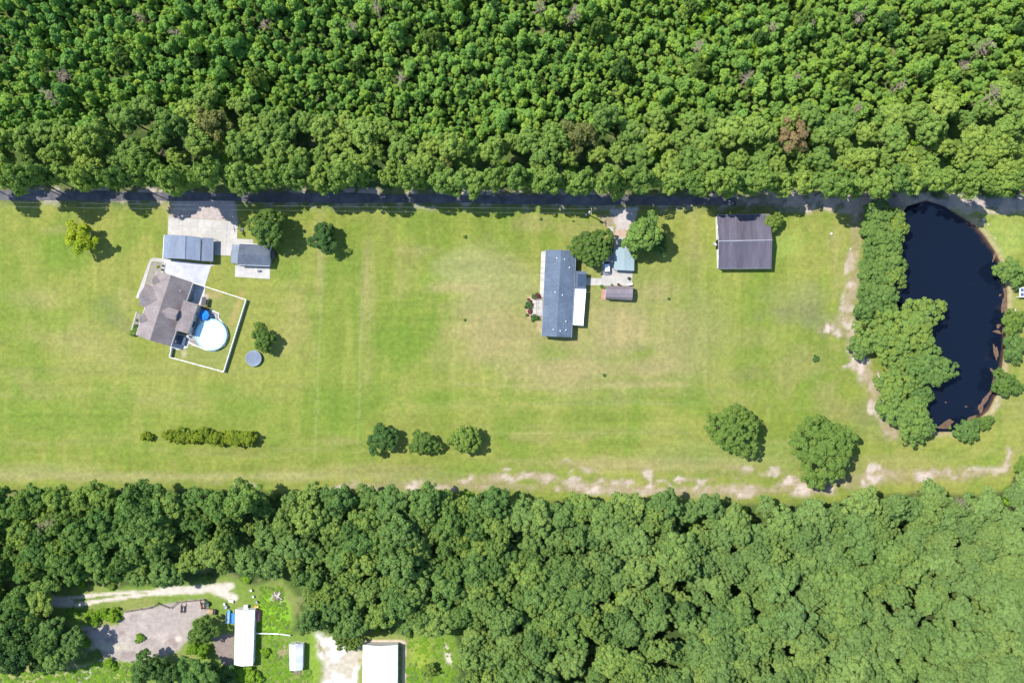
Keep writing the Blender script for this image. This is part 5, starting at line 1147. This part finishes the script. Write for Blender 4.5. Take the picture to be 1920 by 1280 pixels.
# ---- young plantation: single trees nearest the middle, the rest as one mass
def okp(x, y):
    if y > ub_y(x) + 8: return False
    return math.sin(x * .021 + 1.3) * math.sin(y * .05 + x * .008) < .93
young = darts(90000, -90, 2010, -90, 285, lambda x, y: 10.2 if x < 1200 else 10.8, okp, 5)
young.sort(key=lambda p: (p[0] - 960) ** 2 * .35 + (p[1] - 640) ** 2)
vis = [p for p in young if 0 < p[0] < 1920 and p[1] > 0]
single = set(map(id, vis[:290]))
def ysize(px, py): return rnd.uniform(.55, 1.08) * (1 if rnd.random() > .05 else 1.5) * (1 + .18 * math.sin(px * .017 + 2 * math.sin(py * .03)) * math.cos(py * .041 - px * .006))
for p in young:
    if id(p) in single:
        s = ysize(p[0], p[1]); x, y = W(p[0], p[1], 3)
        o = link('young_tree', LIB['young'][rnd.randrange(7)][0], None, (x, y, 0), rnd.random() * 6, (s, s, s * rnd.uniform(.85, 1.7))); tag(o, 'small dense green tree in the young plantation behind the road belt', 'young tree', 'young trees of the plantation')
rest = [p for p in young if id(p) not in single]

for px, py, r_, lb in ((1318, 20, 3.2, 'at the top edge right of centre'), (1292, 62, 2.6, 'above the small upper right dead tree'), (1405, 95, 2.4, 'left of the thin tan snag'), (1550, 128, 2.8, 'midway above the barn and pond'), (1345, 178, 2.2, 'above the barn, in a gap'),
                       (1755, 148, 3.0, 'left of the silver fallen branches'), (1218, 62, 2.3, 'in a small gap at upper right of centre'), (1232, 140, 2.4, 'in the gap north of the teal carport'), (1640, 25, 2.6, 'beside the long pale dead tree'), (1885, 60, 2.6, 'near the top right corner'), (190, 158, 1.8, 'in the gap right of the two far left dead trees'), (620, 25, 2.2, 'in the gap at the top left of centre')):
    tree('bright', px + 6, py + 4, r_, 1.3, 'yellow green thicket ' + lb, 'thicket', 'yellow green thickets in the plantation', 'thicket')

tall = darts(200, 10, 1910, 5, 175, 190, lambda x, y: True, 41)
for i, (px, py, d) in enumerate(sorted(tall)): tree('lone' if i % 3 else 'dark', px, py, rnd.uniform(1.8, 2.9), rnd.uniform(1.9, 2.6), ordinal_label('taller round tree rising above the young plantation', i, 'from the left'), group='taller trees above the young plantation', name='taller_tree')
def scatter(name, meshes, pts, label, cat):
    """one object: meshes scattered at pts = (x, y, z, rot, scale, zscale) with geometry nodes"""
    me = bpy.data.meshes.new(name); me.from_pydata([(p[0], p[1], p[2]) for p in pts], [], [])
    for nm, k in (('rot', 3), ('scl', 4), ('zsc', 5)): a = me.attributes.new(nm, 'FLOAT', 'POINT'); a.data.foreach_set('value', [p[k] for p in pts])
    a = me.attributes.new('pick', 'INT', 'POINT'); a.data.foreach_set('value', [rnd.randrange(len(meshes)) for _ in pts])
    o = bpy.data.objects.new(name, me); C.objects.link(o)
    coll = bpy.data.collections.new(name + '_kinds')
    for i, m in enumerate(meshes):
        q = bpy.data.objects.new(name + '_kind', m); coll.objects.link(q)
    ng = bpy.data.node_groups.new(name, 'GeometryNodeTree'); ng.interface.new_socket('Geometry', in_out='INPUT', socket_type='NodeSocketGeometry'); ng.interface.new_socket('Geometry', in_out='OUTPUT', socket_type='NodeSocketGeometry')
    N, L = ng.nodes, ng.links; gi = N.new('NodeGroupInput'); go = N.new('NodeGroupOutput')
    ci = N.new('GeometryNodeCollectionInfo'); ci.inputs[0].default_value = coll; ci.inputs[1].default_value = True; ci.inputs[2].default_value = True
    ip = N.new('GeometryNodeInstanceOnPoints'); ip.inputs['Pick Instance'].default_value = True
    def attr(n, ty='FLOAT'): a = N.new('GeometryNodeInputNamedAttribute'); a.data_type = ty; a.inputs[0].default_value = n; return a.outputs[0]
    L.new(gi.outputs[0], ip.inputs['Points']); L.new(ci.outputs[0], ip.inputs['Instance']); L.new(attr('pick', 'INT'), ip.inputs['Instance Index'])
    c1 = N.new('ShaderNodeCombineXYZ'); L.new(attr('rot'), c1.inputs[2]); L.new(c1.outputs[0], ip.inputs['Rotation'])
    c2 = N.new('ShaderNodeCombineXYZ'); sa = attr('scl'); L.new(sa, c2.inputs[0]); L.new(sa, c2.inputs[1]); L.new(attr('zsc'), c2.inputs[2]); L.new(c2.outputs[0], ip.inputs['Scale'])
    L.new(ip.outputs[0], go.inputs[0]); md = o.modifiers.new('scatter', 'NODES'); md.node_group = ng
    return tag(o, label, cat, None, 'stuff')
pts = []
for p in rest: s = ysize(p[0], p[1]); pts.append((*W(p[0], p[1], 3), 0, rnd.random() * 6, s, s * rnd.uniform(.85, 1.7)))
scatter('young_plantation', [m for m, _ in LIB['young']], pts, 'dense mass of small young trees covering the upper part of the photo', 'young trees')
for (a, b, k) in ((1745, 60, 'olive'),): pass

# ---- forest south of the lawn
def oks(x, y):
    if y < lawn_s(x) + (25 if x < 1000 else 20) + 5 * math.sin(x * .06): return False
    if x < 900 and y > 1060: return pdist(x, y, CLEARING) > 25
    return True
south = darts(30000, -80, 2000, 900, 1360, lambda x, y: 36.5 - 3 * math.sin(x * .01), oks, 11)
inv = sorted([p for p in south if -20 < p[0] < 1940 and p[1] < 1300], key=lambda p: (p[0] - 960) ** 2 + (p[1] - 640) ** 2)
edge = [p for p in south if p not in inv]
print('north', len(north), 'young', len(young), 'south in view', len(inv), 'outside', len(edge))
extra = []; nfr = 0; order = sorted([p for p in inv[:296] if p[1] < lawn_s(p[0]) + 45])
for n_, p in enumerate(inv):
    px, py, d = p
    Rm = rnd.triangular(2.4, 4.9, 3.5); hs = rnd.uniform(.95, 1.35) if px < 1000 else rnd.uniform(.95, 1.15)
    u = rnd.random()
    if n_ >= 296: extra.append((px, py, Rm, hs)); continue
    first = py < lawn_s(px) + 45
    if first: nfr += 1; lb, gp = ordinal_label('forest tree', order.index(p), 'from the left along the south edge of the lawn'), 'front row of the south forest'
    elif px < 560: lb, gp = 'dark green tree in the forest above the farm clearing', 'trees of the south forest, left part'
    elif px < 1150: lb, gp = 'deep green tree in the middle of the south forest', 'trees of the south forest, middle part'
    else: lb, gp = 'lighter green tree in the wide right part of the south forest', 'trees of the south forest, right part'
    tree('south', px, py, Rm, hs, lb, group=gp, name='forest_tree')
def mass(plist, name, label):
    pts = []
    for (px, py, Rm, hs) in plist: s = Rm / 3.6; z = 8.2 * s * hs; pts.append((*W(px, py, z), 0, rnd.random() * 6, s, s * hs))
    scatter(name, [m for m, _ in LIB['south']], pts, label, 'forest')
fill = [(rnd.uniform(-60, 1980), rnd.uniform(915, 1340), rnd.uniform(1.6, 2.8), rnd.uniform(1.1, 2.0)) for _ in range(1100)]; fill = [p for p in fill if oks(p[0], p[1] - 6)]
mass(fill + extra + [(p[0], p[1], rnd.uniform(2.9, 4.2), 1.1) for p in edge] + [(x_ + rnd.uniform(-8, 8), 1345 + rnd.uniform(-10, 10), 3.6, 1.1) for x_ in range(880, 1990, 40)], 'forest_mass', 'dense forest canopy in the bottom right of the photo')
tree('bright', 1160, 1112, 2.0, 3.2, 'bright yellow green treetop in the south forest', name='bright_tree', var=0)
# trees standing in the clearing
for kd, px, py, r_, hs, lb in (('dark', 30, 1178, 5.0, 1.7, 'dark tree in the left mass beside the paddock, uppermost'), ('dark', 75, 1200, 4.6, 1.6, 'dark tree nearest the paddock in the left mass'), ('dark', 25, 1225, 5.2, 1.5, 'dark tree at the left photo edge south of the paddock track'), ('dark', 85, 1238, 3.6, 1.4, 'smaller dark tree at the south end of the left mass'),
                           ('dark', 55, 1140, 3.2, 1.4, 'olive tree beside the west end of the dirt track'), ('lone', 382, 1180, 3.5, 1.2, 'round tree between the paddock and the long white barn'), ('bright', 362, 1216, 2.0, 1.2, 'bright bush south of the paddock tree, left one'), ('bright', 376, 1222, 2.1, 1.2, 'bright bush south of the paddock tree, right one'),
                           ('dark', 275, 1252, 4.4, 1.2, 'tree south of the paddock with dark east side'), ('dark', 310, 1262, 3.4, 1.2, 'darker tree at the bottom right of the paddock tree'), ('south', 372, 1266, 4.6, .9, 'light green tree at the bottom edge near the long white barn'), ('dark', 415, 1275, 4.0, .9, 'dark tree at the bottom edge beside the long white barn'),
                           ('bright', 208, 1156, 1.9, 1, 'yellow green bush on the north west side of the paddock'), ('bright', 190, 1152, 1.5, .9, 'small bright bush left of the yellow green paddock bush'), ('bright', 172, 1160, 1.8, 1, 'bright bush at the west corner of the paddock'), ('bright', 261, 1197, 1.3, .7, 'single low bush in the middle of the paddock'),
                           ('lone', 806, 1256, 2.0, .9, 'small dark bush on the grass right of the large white barn'), ('bright', 448, 1262, 2.6, .8, 'bright bush below the long white barn'), ('bright', 470, 1268, 2.4, .8, 'second bright bush below the long white barn'), ('bright', 497, 1225, 1.3, .8, 'small bush east of the long white barn'),
                           ('bright', 204, 1245, 1.6, .9, 'bright bush south west of the paddock'), ('lone', 640, 1195, 2.6, 1.2, 'tree overhanging the top of the sandy yard'), ('lone', 660, 1205, 2.2, 1.2, 'small tree at the north west corner of the large white barn')):
    tree(kd, px, py, r_, hs, lb, 'tree' if r_ > 2.5 else 'shrub', None, 'clearing_tree' if r_ > 2.5 else 'clearing_shrub')

# low undergrowth in the forest gaps, rough grass tufts in the clearing
up = []
for _ in range(2600):
    px, py = rnd.uniform(-60, 1980), rnd.uniform(-60, 1340)
    if ub_y(px) - 10 < py < float(road_y(px)) - 24: pass
    elif py < ub_y(px): 
        if rnd.random() < .5: continue
    elif py > lawn_s(px) + 8 and not (px < 880 and py > 1085 and pdist(px, py, CLEARING) < 2): pass
    else: continue
    s = rnd.uniform(.5, 1.5); up.append((*W(px, py), 0, rnd.random() * 6, s, s * .9))
scatter('undergrowth', [LEAFBALL['bright'], LEAFBALL['green'], LEAFBALL['green']], up, 'low green undergrowth between the trees', 'undergrowth')
up = []
for _ in range(9000):
    px, py = rnd.uniform(-20, 870), rnd.uniform(1090, 1300)
    if not inpoly(px, py, CLEARING): continue
    rough = inpoly(px, py, [(484, 1100), (530, 1100), (545, 1190), (488, 1190)]) or (px < 250 and py > 1240) or (478 < px < 545 and py > 1180 and rnd.random() < .5) or (px > 762 and rnd.random() < .35) or (120 < px < 232 and 1142 < py < 1160) or (px > 405 and py > 1252)
    if 585 < px < 682 or (px > 678 and px < 762): continue
    if not rough or inpoly(px, py, [(436, 1138), (482, 1138), (478, 1250), (434, 1250)]): continue
    s = rnd.uniform(.25, .6); up.append((*W(px, py), -.05, rnd.random() * 6, s, s * .3))
scatter('rough_grass', [LEAFBALL['bright'], LEAFBALL['bright'], LEAFBALL['green']], up, 'rough bright green weeds around the farm sheds', 'weeds')

# ------------------------------------------------------------------ things in the clearing
def barrel(px, py, r_, h_, mat, label, name='barrel', cat='barrel', lying=False):
    x, y = W(px, py, h_); r = thing(name, label, cat, x, y)
    MB().lathe(0, 0, [(r_ * .9, 0), (r_, .05), (r_, h_ * .33), (r_ * 1.04, h_ * .35), (r_, h_ * .37), (r_, h_ * .66), (r_ * 1.04, h_ * .68), (r_, h_ * .7), (r_, h_ - .04), (r_ * .9, h_), (r_ * .86, h_ - .04), (.01, h_ - .04)], 20).build('drum', mat, r, True)
    return r
GREY = pm('grey_plastic', (.30, .31, .32), (.25, .26, .27), 3, .6); PALE = pm('pale_plastic', (.66, .70, .62), (.6, .64, .56), 3, .6)
barrel(470, 1106.8, .32, .9, PALE, 'pale drum on the grass, northernmost of the line by the barn'); barrel(474, 1118.5, .28, .8, PALE, 'pale drum in the middle of the line north of the barn'); barrel(480.5, 1128.8, .34, .9, GREY, 'grey topped drum nearest the yellow chairs')
barrel(420, 1132.3, .30, .8, PALE, 'small pale drum touching the large grey tub'); barrel(422.5, 1138, .5, .9, GREY, 'large grey tub south of the white tank', 'water_tub', 'tub')
barrel(387.6, 1132, .62, 1.0, pm('green_plastic', (.03, .07, .05), (.025, .05, .04), 3, .5), 'dark green water trough at the paddock corner', 'water_trough', 'trough')
barrel(429, 1146.5, .38, .9, pm('cyan_plastic', (.10, .42, .52), (.08, .36, .46), 3, .5), 'cyan drum at the head of the blue trailer')
barrel(478.6, 1136.8, .34, .6, pm('yellow_plastic', (.55, .34, .05), (.5, .3, .05), 3, .5), 'orange yellow tub at the barn corner, left of two'); barrel(482.3, 1137, .32, .6, pm('pale_yellow', (.62, .5, .16), (.55, .44, .14), 3, .5), 'pale yellow tub at the barn corner, right of two')
x, y = W(432.8, 1126.6, .6); r = thing('white_tank', 'white oblong tank lying on the grass north of the barn', 'tank', x, y, 0, R(-15)); MB().box(0, 0, .35, 1.25, .6, .6).build('tank_body', WHITE, r); MB().disc(.3, 0, .65, .74, .12, 12).build('filler_cap', BLACK, r); [MB().box(s * .45, 0, .03, .1, .6, .06).build('skid', WOOD, r) for s in (-1, 1)]
x, y = W(460.5, 1138, 1.2); r = thing('cooling_unit', 'white box unit standing against the north end of the long barn', 'unit', x, y + .1); MB().box(0, 0, .6, .95, .85, 1.15).build('housing', WHITE, r); MB().lathe(0, 0, [(.28, 1.18), (.32, 1.18), (.32, 1.21), (.28, 1.21)], 16, closed=True).build('fan_ring', STEEL, r)
def trailer(px, py, w, l, mat, label, rz=0, cargo=None):
    x, y = W(px, py, .7); r = thing('farm_trailer', label, 'trailer', x, y, 0, rz)
    MB().box(0, 0, .62, w, l, .12).build('bed', mat, r)
    for sx in (-1, 1): MB().box(sx * w / 2, 0, .85, .06, l, .4).build('side_board', mat, r)
    for sy in (-1, 1): MB().box(0, sy * l / 2, .85, w, .06, .4).build('end_board', mat, r)
    for sx in (-1, 1): q = MB().lathe(0, 0, [(.06, -.1), (.32, -.1), (.32, .1), (.06, .1)], 16, closed=True).build('wheel', BLACK, r); q.rotation_euler = (0, R(90), 0); q.location = (sx * (w / 2 + .13), 0, .32)
    MB().tube([(0, l / 2, .6), (0, l / 2 + .8, .5)], .04, 6).build('drawbar', STEEL, r)
trailer(427.5, 1157, .9, 2.9, pm('light_blue_paint', (.22, .36, .46), (.18, .3, .4), 2, .5), 'narrow light blue trailer in the tree shade west of the barn', R(-3))
trailer(437, 1158, 1.3, 2.6, pm('blue_paint', (.04, .22, .50), (.03, .18, .42), 2, .5), 'blue trailer against the west wall of the long white barn')
x, y = W(482.6, 1154, .7); r = thing('rowing_boat', 'red upturned rowing boat under the east eave of the long barn', 'boat', x + .15, y)
n = 9; v = []
for i in range(n):
    t = i / (n - 1); w = .62 * (math.sin(math.pi * (.12 + .8 * t)) ** .5); h_ = .62 * (math.sin(math.pi * (.15 + .75 * t)) ** .5)
    v += [(-w, 1.6 - 3.2 * t, .12), (-w * .8, 1.6 - 3.2 * t, h_ * .8), (0, 1.6 - 3.2 * t, h_ + .1), (w * .8, 1.6 - 3.2 * t, h_ * .8), (w, 1.6 - 3.2 * t, .12)]
MB().add(v, [(i * 5 + j, i * 5 + j + 1, (i + 1) * 5 + j + 1, (i + 1) * 5 + j) for i in range(n - 1) for j in range(4)] + [(4, 3, 2, 1, 0), tuple((n - 1) * 5 + j for j in range(5))]).build('hull', pm('red_hull', (.58, .17, .17), (.50, .14, .14), 2, .4), r, True); MB().tube([(0, 1.5, .5), (0, 0, .76), (0, -1.5, .5)], .035, 5).build('keel', WHITE, r)
x, y = W(395, 1146, .7); r = thing('hay_bale', 'round straw bale at the corner of the paddock', 'hay bale', x, y, 0, R(-8)); ho = MB().lathe(0, 0, [(.05, -.75), (.68, -.75), (.74, -.6), (.74, .6), (.68, .75), (.05, .75)], 20, closed=True).build('bale', pm('straw', (.40, .30, .17), (.28, .20, .11), 5, .95, .6, stretch=(1, 1, 4)), r); ho.rotation_euler = (0, R(90), 0); ho.location = (0, 0, .74)
MB().box(1.05, 0, .55, .5, 1.3, 1.1).build('feeder_box', MATS['dark_metal'], r)
# rubble pile
x, y = W(518.5, 1116); r = thing('scrap_pile', 'pile of red and white scrap boards on the weedy edge of the clearing', 'scrap pile', x, y)
sm_ = [pm('faded_red', (.24, .11, .10), (.2, .09, .085), 3, .8), WALLT, WOOD, CONC, WOOD, GREY, CONC]
for i in range(34): MB().box(rnd.gauss(0, .6), rnd.gauss(0, .55), .08 + rnd.random() * .5, rnd.uniform(.3, 1.3), rnd.uniform(.15, .45), .06, rnd.random() * 3).build('board', sm_[i % 7], r)
# rails of the paddock fence
def rail_fence(ptspx, label, span=2.6, h_=1.15, mat=WOOD):
    P_ = [W(*p) for p in ptspx]; x, y = P_[0]; r = thing('rail_fence', label, 'fence', x, y)
    for k in range(len(P_) - 1):
        a, b = P_[k], P_[k + 1]; L = math.hypot(b[0] - a[0], b[1] - a[1]); n = max(1, round(L / span))
        for i in range(n):
            p, q = v2(a, b, i / n), v2(a, b, (i + 1) / n); MB().box(p[0] - x, p[1] - y, h_ / 2, .14, .14, h_ + .15).build('post', mat, r)
            for z in (.45, .8, 1.1): MB().tube([(p[0] - x, p[1] - y, z), (q[0] - x, q[1] - y, z + rnd.uniform(-.05, .05))], .05, 5).build('rail', mat, r)
    p = P_[-1]; MB().box(p[0] - x, p[1] - y, h_ / 2, .14, .14, h_ + .15).build('post', mat, r)
rail_fence([(232, 1145), (283, 1137), (298, 1129), (320, 1138), (333, 1127), (384, 1122), (391, 1140)], 'dark wooden rail fence along the north side of the paddock')
rail_fence([(481, 1185), (524, 1186), (545, 1189)], 'low white rail fence running east from the long white barn', 3.0, 1.0, WHITE)
# picnic frame at the right edge
x, y = W(1921, 548, 2.0); r = thing('arbour', 'white frame with four dark square panels at the right edge by the pond', 'arbour', x, y)
for i in (-1, 0, 1):
    MB().box(i * 1.15, 0, 1.9, .2, 2.5, .12).build('crossbar', WHITE, r); MB().box(0, i * 1.15, 1.98, 2.5, .2, .1).build('crossbar', WHITE, r)
for i in (-1, 1):
    for j in (-1, 1): MB().box(i * .575, j * .575, 1.86, .95, .95, .05).build('panel', pm('panel_blue', (.10, .12, .22), (.08, .1, .18), 2, .3), r); MB().box(i * 1.15, j * 1.15, .92, .14, .14, 1.84).build('leg', WHITE, r)
# pale boulders and a sign of rubble near the banks
for i, (px, py, s, lb) in enumerate(((1559, 438, .7, 'pale rock on the lawn west of the pond belt'), (1595, 467, .4, 'small pale rock at the edge of the upper pond belt'), (1844, 411, .8, 'pale rock near the north east pond bank'), (1853, 421, .4, 'small pale rock below the north east bank rock'), (1866, 447, .35, 'tiny pale rock above the orange bank'), (1903, 581, .6, 'pale rock above the round east bank tree'))):
    bm = bmesh.new(); bmesh.ops.create_icosphere(bm, subdivisions=2, radius=s * .6)
    for v_ in bm.verts: v_.co *= rnd.uniform(.8, 1.15); v_.co.z *= .5
    me = bpy.data.meshes.new('rock'); bm.to_mesh(me); bm.free(); me.materials.append(pm('pale_rock', (.55, .50, .42), (.45, .40, .34), 4, .9, .4)); tag(link('rock', me, None, (*W(px, py), .1)), lb, 'rock')

# ------------------------------------------------------------------ utility poles and wires
def pole(px, py, label):
    x, y = W(px, py); r = thing('utility_pole', label, 'utility pole', x, y); H_ = 8.6
    MB().tube([(0, 0, -.2), (0, 0, H_)], .17, 10, r1=.12).build('pole', WOOD, r)
    MB().box(0, 0, H_ - .5, .12, 1.5, .12).build('crossarm', WOOD, r)
    for s in (-.65, 0.05, .65): MB().lathe(0, s, [(.05, H_ - .44), (.09, H_ - .36), (.09, H_ - .25), (.02, H_ - .2)], 10).build('insulator', WHITE, r)
    MB().lathe(-.38, -.1, [(.02, H_ - 2.3), (.25, H_ - 2.3), (.27, H_ - 1.4), (.22, H_ - 1.25), (.02, H_ - 1.2)], 14).build('transformer', pm('transformer_grey', (.55, .56, .57), (.5, .5, .5), 2, .4), r, True)
    return x, y, H_
p1 = pole(1104.3, 403.5, 'utility pole with white insulators north of the long home'); p0 = pole(-170, 388, 'utility pole beyond the left edge of the photo')
for dy, z0, nm in ((.55, -.2, 'upper'), (-.55, -.5, 'lower')):
    pts = []
    for i in range(31): t = i / 30; pts.append((p0[0] + (p1[0] - p0[0]) * t, p0[1] + (p1[1] - p0[1]) * t + dy, p1[2] + z0 - 2.6 * 4 * t * (1 - t) * (.6 if dy > 0 else .75)))
    o = MB().tube(pts, .011, 5).build('power_line', pm('wire', (.40, .42, .44), (.38, .38, .40), 3, .4, 0, .3)); tag(o, nm + ' power line strung beside the road from the utility pole', 'power line')
x, y = W(1099.2, 403.2); r = thing('meter_box', 'small white meter box at the foot of the utility pole', 'meter box', x, y); MB().box(0, 0, .4, .34, .3, .7).build('cabinet', WHITE, r); MB().box(0, 0, .02, .45, .42, .06).build('footing', CONC, r)

# ------------------------------------------------------------------ horses
def horse(px, py, rz, label, dark):
    x, y = W(px, py, .9); r = thing('horse', label, 'horse', x, y, 0, rz)
    coat = pm('bay_coat' if not dark else 'dark_bay_coat', (.14, .045, .022) if not dark else (.055, .022, .013), (.10, .03, .016) if not dark else (.035, .014, .009), 2, .5)
    hair = pm('black_mane', (.015, .012, .012), (.02, .015, .015), 5, .7)
    V = [(0, -.75, 1.12), (0, -.35, 1.10), (0, .1, 1.05), (0, .5, 1.12), (0, .8, 1.28), (.05, 1.1, 1.5), (.1, 1.32, 1.62), (.14, 1.55, 1.45), (.16, 1.78, 1.24)]; E = [(i, i + 1) for i in range(8)]; Rd = [.25, .31, .31, .30, .2, .15, .14, .11, .075]
    for sx, fy in ((-1, .07), (1, -.07)):
        b = len(V); V += [(sx * .17, .58 + fy, .85), (sx * .17, .60 + fy, .50), (sx * .17, .58 + fy, .14), (sx * .17, .63 + fy, .05)]; E += [(3, b), (b, b + 1), (b + 1, b + 2), (b + 2, b + 3)]; Rd += [.12, .07, .045, .065]
        b = len(V); V += [(sx * .18, -.72 - fy, .85), (sx * .18, -.62 - fy, .68), (sx * .18, -.88 - fy, .48), (sx * .18, -.84 - fy, .13), (sx * .18, -.79 - fy, .05)]; E += [(0, b), (b, b + 1), (b + 1, b + 2), (b + 2, b + 3), (b + 3, b + 4)]; Rd += [.17, .12, .07, .045, .065]
    me = bpy.data.meshes.new('body'); me.from_pydata(V, E, []); me.materials.append(coat); o = bpy.data.objects.new('body', me); C.objects.link(o); o.parent = r
    md = o.modifiers.new('skin', 'SKIN'); md.use_smooth_shade = True; o.modifiers.new('sub', 'SUBSURF').levels = 1; o.modifiers['sub'].render_levels = 1
    if me.skin_vertices:
        for i, sv in enumerate(me.skin_vertices[0].data): sv.radius = (Rd[i], Rd[i]); sv.use_root = (i == 1)
    MB().sheet([(-.02, .55, 1.42), (.02, .55, 1.42), (.09, 1.05, 1.70), (.13, 1.34, 1.80), (.08, 1.36, 1.78), (.02, 1.05, 1.68)], [(0, 1, 2, 5), (5, 2, 3, 4)], .12).build('mane', hair, r)
    MB().tube([(0, -.95, 1.2), (0, -1.12, 1.0), (0, -1.15, .55)], .08, 6, r1=.03).build('tail', hair, r)
    for s in (-1, 1): MB().lathe(.12 + s * .07, 1.32, [(.04, 1.70), (.03, 1.78), (.005, 1.86)], 6).build('ear', coat, r)
horse(341, 1141.5, R(-3), 'dark bay horse standing in the paddock by the rail fence', True)
horse(378.5, 1135, R(10), 'reddish bay horse at the paddock corner beside the water trough', False)
